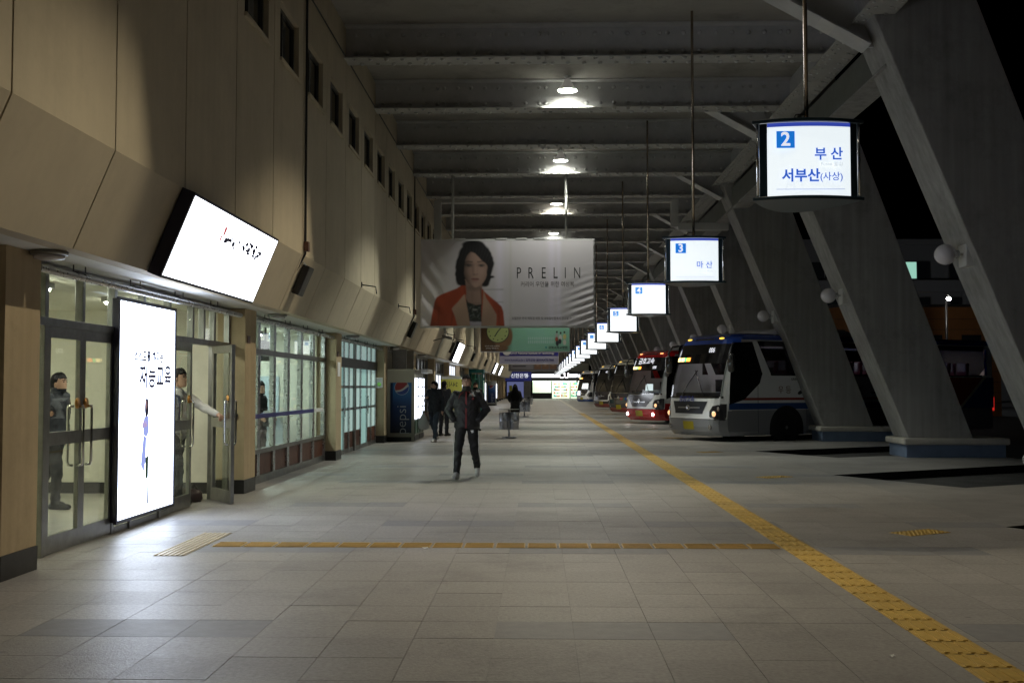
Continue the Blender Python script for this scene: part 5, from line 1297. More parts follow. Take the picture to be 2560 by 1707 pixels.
for (hip, kn, an, s) in ((J['hipr'], J['knr'], J['anr'], -1), (J['hipl'], J['knl'], J['anl'], 1)):
    m = MB()
    for q in (-.018, 0, .018):
        P_ = [Vector(hip).lerp(Vector(kn), .25) + V(s * .098, q, 0), Vector(kn) + V(s * .077, q, .05), Vector(kn) + V(s * .075, q, -.03), Vector(kn).lerp(Vector(an), .6) + V(s * .066, q, 0), Vector(an) + V(s * .058, q, .03)]
        m.tube(P_, .0055, 5)
    m.build('side_stripe', 'text_white', man)
MB().add([(.07, -.112, .80), (.12, -.108, .81), (.125, -.105, .77), (.095, -.112, .755)], [(0, 1, 2, 3)]).build('trouser_logo', 'text_white', man)
MB().loft([[hd + hq @ V(rx * math.cos(2 * math.pi * i / 18), cy + ry * math.sin(2 * math.pi * i / 18), z) for i in range(18)] for (z, rx, ry, cy) in ((-.15, .075, .085, 0), (-.12, .062, .075, -.012), (-.085, .062, .082, -.026), (-.068, .064, .086, -.02), (-.060, .064, .086, -.018))], 0, True).build('neck_warmer', 'mask_black', man)
# --- man inside the lobby, seen through the left door, walking right
J = stand(head=(0, -.05, 1.575), neck=(0, -.02, 1.45), ell=(.24, .12, 1.14), wrl=(.22, .02, .90), elr=(-.25, .10, 1.13), wrr=(-.25, .02, .88), knl=(.10, .10, .50), anl=(.10, .38, .20), toel=(.10, .30, .06), knr=(-.09, -.10, .50), anr=(-.09, -.08, .09), toer=(-.10, -.27, .022))
person('man in a dark jacket behind the left glass door, facing right', J, dict(top='jacket_navy', leg='trouser_black', shoe='shoe_black'), (-6.12, 13.45, 0), R(80), bulk=1.12)
# --- man in a white shirt pushing the door open
J = stand(head=(0, -.06, 1.64), neck=(0, -.02, 1.50), chest=(0, -.02, 1.28), shr=(-.18, -.02, 1.42), shl=(.18, -.04, 1.41), ell=(.20, -.28, 1.26), wrl=(.16, -.52, 1.17), handl='grip', elr=(-.22, .07, 1.16), wrr=(-.22, .0, .92), knr=(-.10, -.12, .50), anr=(-.1, -.12, .09), toer=(-.1, -.29, .022), knl=(.1, .05, .49), anl=(.1, .3, .14), toel=(.11, .16, .03))
dm, hq, hd = person('man in a white shirt holding open the glass door', J, dict(top='shirt_white', leg='trouser_black', shoe='shoe_black'), (-4.82, 14.13, 0), R(75), voxel=.008, coat_hem=.93, collar=False)
for s in (-1, 1): MB().tube([(s * .10, -.135, 1.05), (s * .115, -.155, 1.25), (s * .115, -.125, 1.40), (s * .11, .0, 1.455), (s * .12, .12, 1.35), (s * .12, .14, 1.1)], .02, 6).build('backpack_strap', 'strap_navy', dm)
bg = thing('travel_bag', 'dark low travel bag on the ground in the open doorway', 'bag', (-4.75, 14.3, 0))
MB().loft([[(-4.62 + rx * math.cos(2 * math.pi * i / 16), 14.22 + ry * math.sin(2 * math.pi * i / 16), z) for i in range(16)] for z, rx, ry in ((.01, .13, .10), (.05, .15, .11), (.12, .14, .10), (.17, .11, .07), (.18, .04, .03))], 0, True).build('bag_body', 'brief_dark', bg)
MB().tube([(-4.7, 14.22, .16), (-4.66, 14.22, .22), (-4.58, 14.22, .22), (-4.54, 14.22, .16)], .01, 6).build('handle', 'black_plastic', bg)
# --- woman behind the wide window
J = stand(head=(0, -.03, 1.50), neck=(0, 0, 1.37), chest=(0, 0, 1.18), pelvis=(0, 0, .88), shr=(-.155, 0, 1.30), shl=(.155, 0, 1.30), elr=(-.22, .05, 1.05), ell=(.22, .02, 1.04), wrr=(-.18, -.16, .95), wrl=(.15, -.18, .95), hipr=(-.09, 0, .86), hipl=(.09, 0, .86))
wm, _, _ = person('woman in a dark coat with tied hair behind the wide shop window', J, dict(top='coat_black', leg='trouser_black', shoe='shoe_black'), (-5.30, 20.2, 0), R(70), hair='bun', coat_hem=.72)
hb_ = thing('handbag', 'black handbag with a pale top held by the woman in the shop window', 'bag', (-5.08, 20.15, .8))
BOX('bag_body', 'black_plastic', -5.2, -4.96, 20.08, 20.2, .78, 1.0, hb_, bevel=.03); BOX('bag_flap', 'bag_grey', -5.19, -4.97, 20.07, 20.21, 1.001, 1.08, hb_, bevel=.02)
# --- pair by the drinks machines
J = stand(head=(.02, -.05, 1.555), elr=(-.28, .02, 1.14), wrr=(-.12, -.20, 1.22), ell=(.25, .08, 1.12), wrl=(.24, .05, .88), knr=(-.1, .06, .5), anr=(-.12, .34, .16), toer=(-.12, .22, .035), knl=(.1, -.1, .5), anl=(.1, -.14, .09), toel=(.11, -.31, .022), yaw=-.5)
person('man in a dark jacket and jeans walking beside the lit drinks machines', J, dict(top='jacket_navy', leg='jeans', shoe='shoe_white'), (-2.92, 29.9, 0), R(-25), bulk=1.1)
pb = thing('carrier_bag', 'crumpled pale plastic bag carried by the man near the drinks machines', 'bag', (-3.2, 29.9, .5))
MB().loft([[(-3.20 + rx * math.cos(2 * math.pi * i / 14) * (1 + .1 * math.sin(i * 5)), 29.75 + ry * math.sin(2 * math.pi * i / 14), z) for i in range(14)] for z, rx, ry in ((.34, .07, .05), (.40, .15, .10), (.55, .16, .1), (.68, .09, .06), (.80, .03, .02), (.87, .02, .012))], 0, True).build('bag_body', 'bag_grey', pb)
J = stand(head=(0, -.02, 1.58), elr=(-.26, .05, 1.13), wrr=(-.2, -.1, .96), handr='pocket', handl='pocket', ell=(.26, .05, 1.13), wrl=(.2, -.1, .96))
person('man in black with his back turned, just behind the man in jeans', J, dict(top='coat_black', leg='trouser_black', shoe='shoe_black'), (-2.98, 33.6, 0), R(155), bulk=1.12)
J = stand(head=(0, -.02, 1.56), handr='pocket', handl='pocket', wrr=(-.2, -.1, .96), wrl=(.2, -.1, .96))
person('person with black hair mostly hidden behind the walking man', J, dict(top='coat_black', leg='trouser_black', shoe='shoe_black'), (-2.22, 37.5, 0), R(20), bulk=1.05, voxel=.016)
# --- woman in black walking away
J = stand(head=(0, -.02, 1.50), neck=(0, 0, 1.38), chest=(0, 0, 1.18), pelvis=(0, 0, .9), shr=(-.16, 0, 1.31), shl=(.16, 0, 1.31), elr=(-.25, .02, 1.06), ell=(.25, .02, 1.06), wrr=(-.19, -.14, .96), wrl=(.19, -.14, .96), handr='pocket', handl='pocket',
          knl=(.08, -.12, .5), anl=(.07, -.16, .09), toel=(.07, -.32, .022), knr=(-.08, .06, .49), anr=(-.07, .32, .17), toer=(-.08, .21, .03))
person('woman in a black coat with long black hair walking away past the litter bin', J, dict(top='coat_black', leg='trouser_black', shoe='shoe_black'), (-.93, 41.8, 0), R(188), hair='long', long_coat=False, coat_hem=.56, bulk=1.02)
# ================================================================== COACHES
CW, CL = 2.42, 11.7
FXZ = [(.30, .16), (.42, .05), (.55, .015), (.77, 0), (1.0, .02), (1.4, .08), (1.75, .15), (2.05, .23), (2.35, .32), (2.62, .41), (2.9, .52), (3.02, .58), (3.10, .68), (3.17, .82), (3.21, 1.0)]
WZ = [(.3, .975), (.42, 1), (2.05, 1), (2.9, .985), (3.02, .965), (3.10, .93), (3.17, .87), (3.21, .78)]
def fx_(z): return float(np.interp(z, *zip(*FXZ)))
def wz_(z): return float(np.interp(z, *zip(*WZ)))
def front_x(y, z):
    t = abs(2 * y / (CW * wz_(z))); c = max(0, (t - .72) / .28)
    return fx_(z) + .09 * t * t + .34 * min(c, 1) ** 2.6
def coach(label, liv, detail=2, lines=None, num=None, front_text=None, fog=False, led=True, group='coaches parked in the bays'):
    c = thing('parked_coach', label, 'bus', (0, 0, 0), group)
    zs = [p[0] for p in FXZ]; ny = 22
    ys = [-1 + 2 * i / ny for i in range(ny + 1)]
    sx = [1.5, 2.0, 2.6, 3.3, 4.2, 5.2, 6.3, 7.4, 8.5, 9.6, 10.6, CL - .35, CL - .1, CL]
    mats = liv['mats']
    rings = []
    for z in zs:
        w = CW / 2 * wz_(z); r = []
        for x in reversed(sx): 
            q = 1.0 if x < CL - .3 else (.985 if x < CL else .94); r.append((x, -w * q, z))
        for t in ys: r.append((front_x(t * w, z), t * w, z))
        for x in sx:
            q = 1.0 if x < CL - .3 else (.985 if x < CL else .94); r.append((x, w * q, z))
        rings.append(r)
    n = len(rings[0]); m = MB(); ns = len(sx)
    for k in range(len(zs) - 1):
        zc = (zs[k] + zs[k + 1]) / 2
        for i in range(n):
            j = (i + 1) % n
            xm = (rings[k][i][0] + rings[k][j][0]) / 2; ym = (rings[k][i][1] + rings[k][j][1]) / 2
            front = ns - 1 < i <= ns + ny - 1
            side = i <= ns - 1 or ns + ny <= i < n - 1
            if detail and front and 1.4 < zc < 2.9 and abs(ym) < CW / 2 * .93: continue
            if detail and side and 2.05 < zc < 2.9 and 1.5 < xm < CL - .5 and i < n - 1: continue
            mi = liv['front'](zc, ym) if front else liv['side'](zc, xm) if side else liv['rear'](zc)
            m.add([rings[k][i], rings[k][j], rings[k + 1][j], rings[k + 1][i]], [(0, 1, 2, 3)], mi, True)
    m.add(rings[-1], [tuple(range(n))], liv['roof'], True)
    m.add(rings[0], [tuple(range(n))[::-1]], len(mats) - 1)
    body = m.build('body', mats, c)
    hw = CW / 2
    def patch(name, mat, rows, off=.006, nn=10, parent=c):
        p = MB(); rr = []
        for (z, y0, y1) in rows: rr.append([(front_x(y0 + (y1 - y0) * i / nn, z) - off, y0 + (y1 - y0) * i / nn, z) for i in range(nn + 1)])
        for a in range(len(rr) - 1):
            for i in range(nn): p.add([rr[a][i], rr[a][i + 1], rr[a + 1][i + 1], rr[a + 1][i]], [(0, 1, 2, 3)], 0, True)
        return p.build(name, mat, parent)
    def side_poly(name, mat, pts, s=-1, off=.004, d=.004): return MB().prism([(x, s * (hw + off), z) for x, z in pts], (0, s * d, 0)).build(name, mat, c)
    # glazing
    ws = [(z, -hw * .93, hw * .93) for z in (1.40, 1.75, 2.05, 2.34)]
    wsm = patch('windshield', 'glass_bus' if detail else 'coach_black', ws, .008, 18)
    patch('destination_panel', 'coach_black', [(z, -hw * .93, hw * .93) for z in (2.345, 2.62, 2.90)], .010, 18)
    if detail: patch('header_back', 'print_dark', [(z, -hw * .93, hw * .93) for z in (2.345, 2.62, 2.90)], -.02, 18)
    patch('windshield_trim', 'coach_black', [(1.36, -hw * .95, hw * .95), (1.41, -hw * .95, hw * .95)], .012, 18)
    for s in (-1, 1):
        side_poly('cab_window', 'coach_black', [(.62 if s < 0 else .62, 2.92), (1.36, 2.96), (1.72, 2.05), (1.62, 1.78), (1.05, 1.32), (.52, 1.18), (.52, 1.6)], s)
        if detail:
            side_poly('passenger_window', 'glass_bus_side', [(1.52, 2.97), (2.02, 2.04), (CL - .75, 2.04), (CL - .45, 2.3), (CL - .55, 2.97)], s, .002)
            side_poly('window_pillar', mats[liv['pillar']], [(1.35, 2.985), (1.53, 2.985), (2.06, 2.0), (1.75, 2.0)], s, .006)
            side_poly('window_frame', 'coach_black', [(2.02, 2.06), (2.04, 2.0), (CL - .6, 2.0), (CL - .6, 2.06)], s, .007)
            side_poly('window_header', 'coach_black', [(1.5, 2.99), (1.56, 2.84), (CL - .5, 2.84), (CL - .5, 2.99)], s, .005)
        else: side_poly('passenger_window', 'coach_black', [(1.52, 2.97), (2.02, 2.04), (CL - .6, 2.04), (CL - .55, 2.97)], s, .004)
    # nose details
    if liv.get('nose') == 'blue':
        patch('grille', 'coach_grille', [(.92, -.62, .62), (1.0, -.64, .64), (1.15, -.72, .72), (1.27, -.78, .78)], .014, 14)
        patch('grille_bar', 'brushed', [(1.07, -.5, .5), (1.11, -.5, .5)], .022, 10)
    else:
        patch('grille', 'coach_dark', [(.86, -.50, .50), (1.0, -.62, .62), (1.2, -.86, .86), (1.34, -.95, .95)], .014, 14)
        patch('grille_bar', 'brushed', [(1.03, -.38, .38), (1.07, -.42, .42)], .022, 10)
    em = MB().lathe([(.075, 0), (.09, -.012), (.075, -.02), (.06, -.012)], (front_x(0, 1.09) - .022, 0, 1.09), 20, 'x').build('emblem', 'chrome', c)
    MB().box(front_x(0, 1.09) - .034, front_x(0, 1.09) - .022, -.012, .012, 1.02, 1.16).build('emblem_bar', 'chrome', c)
    for s in (-1, 1):
        a, b = sorted((s * hw * .74, s * hw * .995))
        rows = [(.74, s * hw * .86 if s > 0 else -hw * .985, hw * .985 if s > 0 else -hw * .86), (.85, a, b), (1.0, a, b), (1.14, s * hw * .80 if s > 0 else -hw * .99, hw * .99 if s > 0 else -hw * .80), (1.2, s * hw * .93 if s > 0 else -hw * .99, hw * .99 if s > 0 else -hw * .93)]
        h = patch('headlight', 'lamp_bezel', rows, .010, 8)
        for (yy, z, rad) in ((.84, .92, .075), (.90, 1.06, .06)):
            yy *= s * hw; MB().ball((front_x(yy, z) - .005, yy, z), (rad * .55, rad, rad), 16, 10).build('lens', 'lamp_lens' if not liv.get('warm') or z > 1 else 'head_warm', h)
        yf = s * hw * .74; MB().lathe([(.0, -.012), (.055, -.012), (.065, .0), (.065, .02)], (front_x(yf, .55) - .012, yf, .55), 16, 'x').build('fog_lamp', 'fog_lit' if fog else 'lamp_lens', c)
        ym_ = s * .72; MB().ball((front_x(ym_, 3.05) + .02, ym_, 3.06), (.05, .11, .028), 14, 8).build('marker_lamp', 'marker_red' if liv.get('redmark') else 'marker_amber', c)
        # wing mirrors on drooping arms
        x0 = front_x(s * hw * .9, 2.9)
        mi = MB().tube([(x0 + .05, s * hw * .95, 2.92), (x0 - .22, s * (hw + .16), 2.88), (x0 - .32, s * (hw + .22), 2.7), (x0 - .32, s * (hw + .22), 2.5)], .028, 8).build('mirror', 'coach_black', c)
        MB().loft([[(x0 - .32 + rx * math.cos(2 * math.pi * i / 14), s * (hw + .22) + ry * math.sin(2 * math.pi * i / 14), z) for i in range(14)] for z, rx, ry in ((2.08, .03, .05), (2.12, .07, .11), (2.35, .09, .13), (2.56, .08, .12), (2.62, .03, .05))], 0, True).build('housing', 'coach_black', mi)
    patch('number_plate', 'plate_yellow', [(.47, -.24, .24), (.70, -.24, .24)], .012, 4)
    patch('bumper_seam', 'print_dark', [(.765, -hw * .86, hw * .86), (.780, -hw * .86, hw * .86)], .004, 14)
    for (ya, yb) in ((-.62, -.05), (.35, -.15)):
        P_ = [(front_x(ya, 1.42) - .04, ya, 1.42), (front_x(ya * .6 + yb * .4, 1.75) - .03, ya * .6 + yb * .4, 1.75), (front_x(yb, 2.15) - .025, yb, 2.15)]
        MB().tube(P_, .014, 6).build('wiper', 'coach_black', c)
    # roof pod
    pod = []
    for x, w, h in ((2.0, .70, .0), (2.25, .85, .10), (2.7, .92, .19), (3.2, .94, .215), (5.4, .94, .215), (5.8, .88, .12), (5.95, .8, .0)):
        pod.append([(x, -w, 3.195), (x, -w * .95, 3.2 + h * .7), (x, -w * .8, 3.2 + h), (x, w * .8, 3.2 + h), (x, w * .95, 3.2 + h * .7), (x, w, 3.195)])
    pd = MB().loft(pod, 0, False).build('roof_pod', 'coach_white' if not liv.get('pod') else liv['pod'], c, bevel=.02)
    gr = MB()
    for k in range(9): gr.box(2.75 + k * .05, 2.77 + k * .05, -.962, -.88, 3.25, 3.37)
    gr.build('pod_vent', 'coach_dark', pd)
    patch('roof_slot', 'coach_black', [(3.02, -.48, .48), (3.07, -.42, .42)], .004, 8)
    # wheels
    for x in (2.62, 8.75):
        for s in (-1, 1):
            ar = [(x + .64 * math.cos(t), .5 + .64 * math.sin(t)) for t in [math.pi * i / 16 for i in range(17)]]
            ar = [(x + .64, .31)] + [p for p in ar if p[1] >= .31] + [(x - .64, .31)]
            side_poly('wheel_arch_shade', 'tyre', ar, s, .003)  # flat black plate stands in for the shaded wheel recess
            y0 = s * (hw - .2)
            w = MB().lathe([(.30, 0), (.48, -.0), (.51, s * .04), (.51, s * .19), (.48, s * .225), (.33, s * .23), (.30, s * .2), (.30, 0)], (x, y0, .51), 30, 'y').build('wheel', 'tyre', c)
            MB().lathe([(.30, s * .205), (.27, s * .20), (.23, s * .14), (.14, s * .13), (.13, s * .20), (.02, s * .21)], (x, y0, .51), 24, 'y').build('rim', 'rim', w)
    # panel seams on the near side
    if detail > 1:
        for x in (1.55, 3.4, 4.9, 6.4, 7.8, 9.6): side_poly('panel_seam', 'print_dark', [(x, .36), (x + .012, .36), (x + .012, 1.95), (x, 1.95)], -1, .001, .002)
        side_poly('lower_seam', 'print_dark', [(.6, 1.005), (CL - .2, 1.005), (CL - .2, 1.017), (.6, 1.017)], -1, .001, .002)
    # cabin
    if detail:
        BOX('cabin_floor', 'coach_interior', .5, CL - .3, -hw + .05, hw - .05, 1.22, 1.26, c)
        BOX('dashboard', 'coach_dark', .35, .95, -hw * .86, hw * .86, 1.27, 1.52, c, bevel=.04)
        MB().lathe([(.22, 0), (.245, .02), (.22, .04), (.20, .02)], (.98, -.62, 1.62), 18).build('steering_wheel', 'black_plastic', c)
        BOX('partition', 'coach_dark', 1.9, 1.94, .2, hw * .9, 1.27, 1.9, c); BOX('cab_cabinet', 'coach_interior', 2.1, 2.3, -hw * .85, -.35, 1.27, 2.25, c); BOX('rear_bulkhead', 'coach_interior', CL - .35, CL - .31, -hw * .9, hw * .9, 1.27, 3.0, c)
        BOX('cab_light', 'coach_cab_tube', 1.5, 1.9, -.5, .5, 2.93, 2.95, c)
        if detail > 1: BOX('cabin_light', 'coach_tube', 3, CL - 1, -.25, .25, 2.96, 2.98, c)
        BOX('service_tray', 'paper', .45, .85, -.75, -.1, 1.525, 1.54, c)
        def seat(x, y, driver=False):
            m = MB().loft([[(x + dx + t * .12, y + yy, z) for dx, yy in ((-.05, -.2), (.06, -.2), (.06, .2), (-.05, .2))] for z, t in ((1.35, 0), (1.75, .3), (2.2, .8), (2.45, 1.0))], 0, False)
            m.box(x - .45, x, y - .21, y + .21, 1.5, 1.62)
            o = m.build('seat', 'seat_red', c, bevel=.03)
            BOX('head_cover', 'seat_cover', x + .02, x + .045, y - .15, y + .15, 2.17, 2.44, o); return o
        seat(1.55, -.62, True)
        for k in range(10 if detail > 1 else 3):
            for y in (-.88, -.38, .75): seat(2.75 + .86 * k, y)
    # writing
    def ft(s, size, mat, y, z, off=0, sx=1.0):
        text(s, size, mat, c, Matrix.Translation((front_x(y, z) - .02, y, z)) @ Matrix.Rotation(R(-90), 4, 'Z') @ Matrix.Rotation(R(90 - math.degrees(math.atan2(fx_(z + .1) - fx_(z - .1), .2))), 4, 'X'), off=off, sx=sx)
    if num: ft(num[0], num[1], 'text_white_lit', num[2], num[3], .003, .8)
    if front_text: ft(*front_text)
    if led:
        lx = [('led_amber', .98, .80), ('led_amber', .78, .62), ('led_green', .6, .52), ('led_orange', .5, .32)]
        for mt, y1, y0 in lx: patch('led_sign', mt, [(2.42, y0, y1), (2.53, y0, y1)], .018, 2)
    return c, patch, side_poly
def side_text(c, s, size, mat, x, z, off=0): text(s, size, mat, c, Matrix.Translation((x, -CW / 2 - .012, z)) @ Matrix.Rotation(R(90), 4, 'X'), off=off)
def park(c, k, dx=0.0):
    px, py = 4.90 + dx, 29.95 + 6.95 * k
    q = (px + PERP[0] * CW / 2, py + PERP[1] * CW / 2)
    c.location = (q[0] - D30[0] * .02, q[1] - D30[1] * .02, -.15); c.rotation_euler = (0, 0, R(30))

# --- blue and white coach
liv = dict(mats=['coach_white', 'coach_silver', 'coach_band_blue', 'coach_blue', 'coach_band_red', 'print_dark'], nose='blue', warm=True, pillar=0, roof=3,
           front=lambda z, y: 3 if z > 2.9 else 1 if z < .77 else 0, rear=lambda z: 3, side=lambda z, x: 3 if z > 3.0 else 1 if z < 1.0 else 0)
c1, pt, sp = coach('blue roofed white coach with 006 above the windshield, nearest in the bays', liv, 2, num=('006', .21, -.55, 2.72), front_text=('중앙고속', .19, 'ink_coach_blue', .12, 1.325, .003))
sp('blue_stripe', 'coach_band_blue', [(.5, 1.04), (CL - 2.4, 1.04), (CL - 2.4, 1.22), (.5, 1.22)], -1, .0025, .002); sp('red_stripe', 'coach_band_red', [(1.0, 1.30), (CL - 2.4, 1.30), (CL - 2.4, 1.37), (1.08, 1.37)], -1, .0025, .002)
sp('tail_panel', 'coach_orange', [(CL - 3.4, 1.0), (CL - 1.75, 1.0), (CL - .55, 1.98), (CL - 2.5, 1.98)], -1, .003, .002); sp('tail_panel', 'coach_band_blue', [(CL - 1.6, 1.0), (CL - .05, 1.0), (CL - .05, 1.98), (CL - .4, 1.98)], -1, .0032, .002); sp('tail_stripe', 'coach_cream', [(CL - 1.74, 1.0), (CL - 1.61, 1.0), (CL - .41, 1.98), (CL - .54, 1.98)], -1, .0034, .002)
side_text(c1, '우 등', .24, 'print_brown', 2.55, 1.58); side_text(c1, '고 속', .55, 'print_dark', 6.6, 1.62, .008); side_text(c1, 'UNIVERSE  Xpress', .10, 'print_dark', 3.2, 1.90, .001)
lion = [(0, .05), (.05, .12), (.16, .17), (.24, .30), (.22, .38), (.30, .46), (.42, .50), (.55, .47), (.66, .42), (.80, .40), (.98, .36), (1.12, .38), (1.25, .33), (1.38, .38), (1.5, .34), (1.4, .30), (1.25, .26), (1.18, .18), (1.30, .08), (1.36, .0), (1.24, .0), (1.14, .08), (1.02, .18), (.84, .19), (.66, .16), (.56, .10), (.42, .12), (.30, .08), (.16, .03), (.06, .0)]
sp('lion_emblem', 'print_dark', [(3.05 + x * .8, 1.45 + z * .8) for x, z in lion][::-1], -1, .008, .001)
BOX('tail_lamp', 'tail_red', CL - .03, CL + .01, -CW / 2 + .02, -CW / 2 + .14, .9, 1.35, c1)
park(c1, 0)
# passenger seen in the window
# --- red coach
liv = dict(mats=['coach_white', 'coach_red', 'coach_black', 'print_dark'], pillar=1, roof=1, redmark=True, warm=True, pod='coach_white',
           front=lambda z, y: 1 if z > 2.9 or z < .77 else 0, rear=lambda z: 1, side=lambda z, x: 1 if z > 3.0 or z < 1.15 else 0)
c2, pt, sp = coach('red and white coach with white lettering above the windshield and lit fog lamps', liv, 1, num=('1098', .17, -.60, 2.48), front_text=('금호고속', .30, 'text_white_lit', .05, 2.74, .004), fog=True)
pt('dash_card', 'white_card', [(1.52, -.78, -.28), (1.80, -.72, -.26)], -.02, 3)
park(c2, 2, -.12)
# --- cream coach
liv = dict(mats=['coach_cream', 'coach_dark', 'coach_band_red', 'print_dark'], pillar=1, roof=0, front=lambda z, y: 0 if z > 2.9 or .95 < z else 1 if z > .6 else 2, rear=lambda z: 0, side=lambda z, x: 0 if z > 3.0 else 1)
c3, pt, sp = coach('cream roofed coach mostly hidden behind the red coach', liv, 0, led=False)
for q, mt in enumerate(('coach_red', 'coach_orange', 'coach_green', 'coach_blue')): pt('colour_patch', mt, [(.97, -.15 - .15 * (q + 1), -.15 - .15 * q), (1.1, -.15 - .15 * (q + 1), -.15 - .15 * q)], .02, 2)
park(c3, 4, .05)
# --- dark coach with white roof
liv = dict(mats=['coach_white', 'coach_dark', 'coach_band_red', 'print_dark'], pillar=1, roof=0, front=lambda z, y: 0 if z > 2.95 or (.8 < z < 1.4 and abs(y) > .8) else 1 if z > .62 else 2, rear=lambda z: 0, side=lambda z, x: 0 if z > 3.02 else 1)
c4, pt, sp = coach('dark coach with a pale roof, third lit front along the bays', liv, 0, led=False, num=('442', .2, -.1, 2.68))
pt('bumper_strip', 'coach_white', [(.72, -.8, .8), (.80, -.8, .8)], .012, 10)
park(c4, 6, -.1)
# --- far coach
liv = dict(mats=['coach_white', 'coach_silver', 'coach_band_blue', 'print_dark'], pillar=0, roof=0, front=lambda z, y: 0 if z > .6 else 2, rear=lambda z: 0, side=lambda z, x: 0 if z > 3.0 or z > 1.2 else 1)
c5, pt, sp = coach('farthest coach with a bright reflective windshield near the lit store', liv, 0)
pt('bright_patch', 'white_card', [(1.5, -.9, .1), (2.0, -.8, .1)], .02, 4); pt('lit_front', 'pane_white', [(.9, .2, .8), (1.3, .3, .8)], .02, 4)  # glowing patches laid over the windshield and nose
park(c5, 10, -.3)

# passenger at the coach window
J = stand(pelvis=(0, 0, 0), chest=(0, 0, .34), neck=(0, 0, .54), head=(0, -.02, .675), shr=(-.17, 0, .47), shl=(.17, 0, .47), elr=(-.22, -.05, .2), ell=(.22, -.05, .2), wrr=(-.12, -.25, .12), wrl=(.12, -.25, .12), hipr=(-.09, -.02, 0), hipl=(.09, -.02, 0), knr=(-.1, -.42, .02), knl=(.1, -.42, .02), anr=(-.1, -.45, -.38), anl=(.1, -.45, -.38), toer=(-.1, -.6, -.42), toel=(.1, -.6, -.42), handr='pocket', handl='pocket')
ps, _, _ = person('passenger with dark hair seated behind the blue coach side window', J, dict(top='jacket_navy', leg='trouser_black', shoe='shoe_black'), (0, 0, 0), 0, voxel=.016, pose_seat=True)
lp = Vector((2.95, -.88, 1.72)); ca, sa = math.cos(R(30)), math.sin(R(30))
ps.location = (c1.location.x + lp.x * ca - lp.y * sa, c1.location.y + lp.x * sa + lp.y * ca, c1.location.z + lp.z); ps.rotation_euler = (0, 0, R(30 - 90))

# ================================================================== BEYOND THE BAYS
ap = thing('apartment_block', 'dark apartment block with a few lit windows far beyond the columns', 'building', (40, 92, 0))
BOX('wall', 'night_wall', 14, 70, 92, 104, -.2, 13.6, ap); BOX('parapet', 'night_wall', 13.8, 70.2, 91.8, 104.2, 13.61, 14.1, ap); BOX('stair_tower', 'night_wall', 36, 41, 91.2, 91.99, -.2, 15.5, ap)
for f in range(4):
    for q in range(14):
        x = 15.5 + q * 3.9; z = 1.6 + f * 3.05
        if 35 < x < 41.5: continue
        mt = {(3, 4): 'win_green', (2, 4): 'win_orange', (3, 1): 'win_dim', (2, 7): 'win_dim', (1, 1): 'win_green'}.get((f, q), 'win_dark')
        w = BOX('window', 'steel_frame', x - .08, x + 2.28, 91.92, 91.985, z - .08, z + 1.48, ap); BOX('pane', mt, x, x + 1.08, 91.90, 91.919, z, z + 1.4, w); BOX('pane', mt if mt not in ('win_green', 'win_orange') else 'win_dark', x + 1.14, x + 2.2, 91.90, 91.919, z, z + 1.4, w)
    BOX('balcony', 'night_wall', 14, 70, 90.9, 91.3, .35 + f * 3.05, 1.35 + f * 3.05, ap)
wh = thing('orange_warehouse', 'low dim orange clad building behind the coaches', 'building', (24, 62, 0))
BOX('wall', 'orange_clad', 17, 26.4, 62, 70, -.2, 6.1, wh)
for k in range(9): BOX('cladding_joint', 'print_dark', 17, 26.4, 61.985, 61.999, .6 + k * .6, .62 + k * .6, wh)
for x in (19.3, 22.0, 24.2): BOX('window', 'win_dark', x, x + 1.1, 61.96, 61.984, 4.0, 4.5, wh)
BOX('roof_edge', 'steel_dark', 16.9, 26.5, 61.9, 70.1, 6.101, 6.25, wh)
sl = thing('street_lamp', 'bright white street lamp in front of the dark apartment block', 'street lamp', (21.7, 57.6, 0))
MB().cyl((21.7, 57.6, -.15), (21.7, 57.6, 6.3), .09, .06, 10).build('post', 'steel_dark', sl); MB().tube([(21.7, 57.6, 6.3), (21.65, 57.3, 6.42), (21.6, 57.0, 6.38)], .04, 8).build('arm', 'steel_dark', sl); MB().ball((21.58, 56.9, 6.16), (.12, .12, .1), 14, 8).build('lamp_head', 'spot_white', sl)
pd_ = bpy.data.lights.new('street_light', 'POINT'); pd_.energy = 20; pd_.color = (1, .95, .9); pd_.shadow_soft_size = .1; po = bpy.data.objects.new('street_light', pd_); reg(po, sl); po.location = (21.58, 56.8, 5.98)
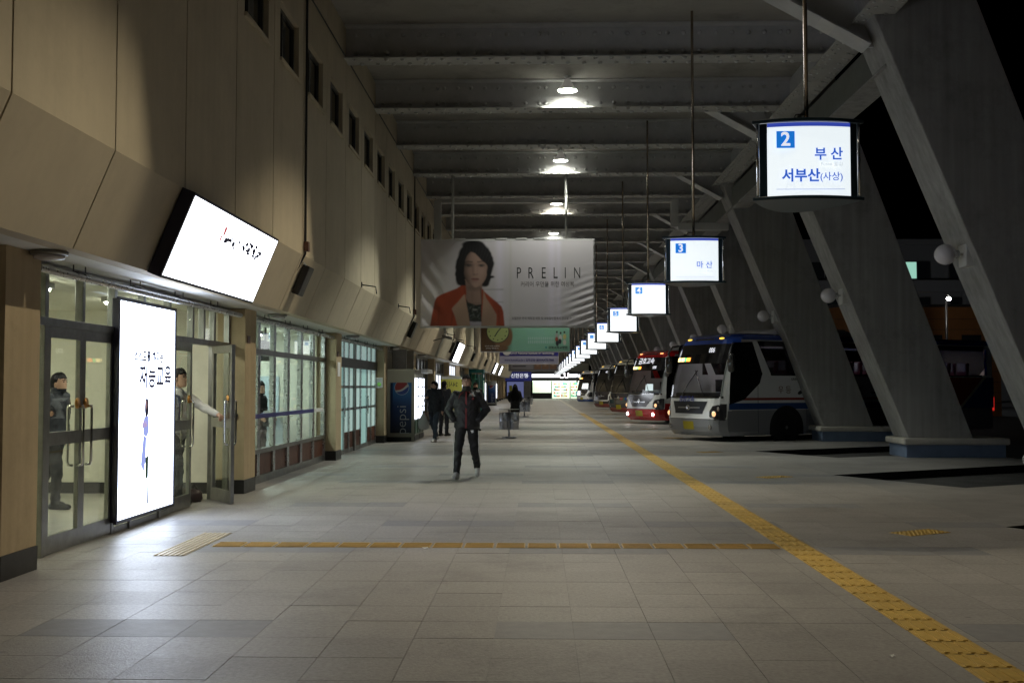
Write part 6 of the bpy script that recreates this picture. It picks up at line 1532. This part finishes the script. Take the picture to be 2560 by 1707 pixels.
tp = thing('tube_lamp_post', 'small white tube light on a post beside the street lamp', 'street lamp', (26.2, 78, 0))
MB().cyl((26.2, 78, -.15), (26.2, 78, 7.6), .06, .05, 8).build('post', 'steel_dark', tp); BOX('tube', 'shop_strip', 26.13, 26.27, 77.9, 78.1, 6.7, 7.35, tp)
pl_ = bpy.data.lights.new('tube_glow', 'POINT'); pl_.energy = 420; pl_.color = (.92, .97, 1); pl_.shadow_soft_size = .2; pq = bpy.data.objects.new('tube_glow', pl_); reg(pq, tp); pq.location = (26.2, 77.6, 7.0)
# parked car and second coach tail at the right edge
car = thing('parked_car', 'dark parked car behind the right column, tail lamp glowing red', 'car', (0, 0, 0))
prof = [(-2.2, .35), (-2.25, .75), (-2.1, .95), (-1.5, 1.0), (-.95, 1.42), (.55, 1.45), (1.25, 1.02), (2.1, .88), (2.25, .6), (2.2, .35)]
MB().prism([(x, -.86, z) for x, z in prof], (0, 1.72, 0)).build('body', 'coach_dark', car, bevel=.06)
for s in (-1, 1):
    MB().prism([(x, s * .868, z) for x, z in ((-1.35, 1.02), (-.9, 1.36), (-.25, 1.38), (-.25, 1.02))], (0, s * .004, 0)).build('window', 'window_dark', car); MB().prism([(x, s * .868, z) for x, z in ((-.18, 1.02), (-.18, 1.38), (.5, 1.39), (1.05, 1.02))], (0, s * .004, 0)).build('window', 'window_dark', car)
    for x in (-1.35, 1.4):
        w = MB().lathe([(.2, 0), (.31, 0), (.32, s * .03), (.32, s * .17), (.30, s * .2), (.2, s * .19)], (x, s * .70, .32), 20, 'y').build('wheel', 'tyre', car); MB().lathe([(.2, s * .18), (.12, s * .15), (.02, s * .17)], (x, s * .70, .32), 16, 'y').build('rim', 'rim', w)
    BOX('tail_lamp', 'tail_red', -2.27, -2.22, s * .72 - .12, s * .72 + .12, .68, .86, car); BOX('headlight', 'lamp_lens', 2.2, 2.262, s * .68 - .16, s * .68 + .16, .62, .76, car)
car.location = (20.8, 41.5, -.15); car.rotation_euler = (0, 0, R(35))
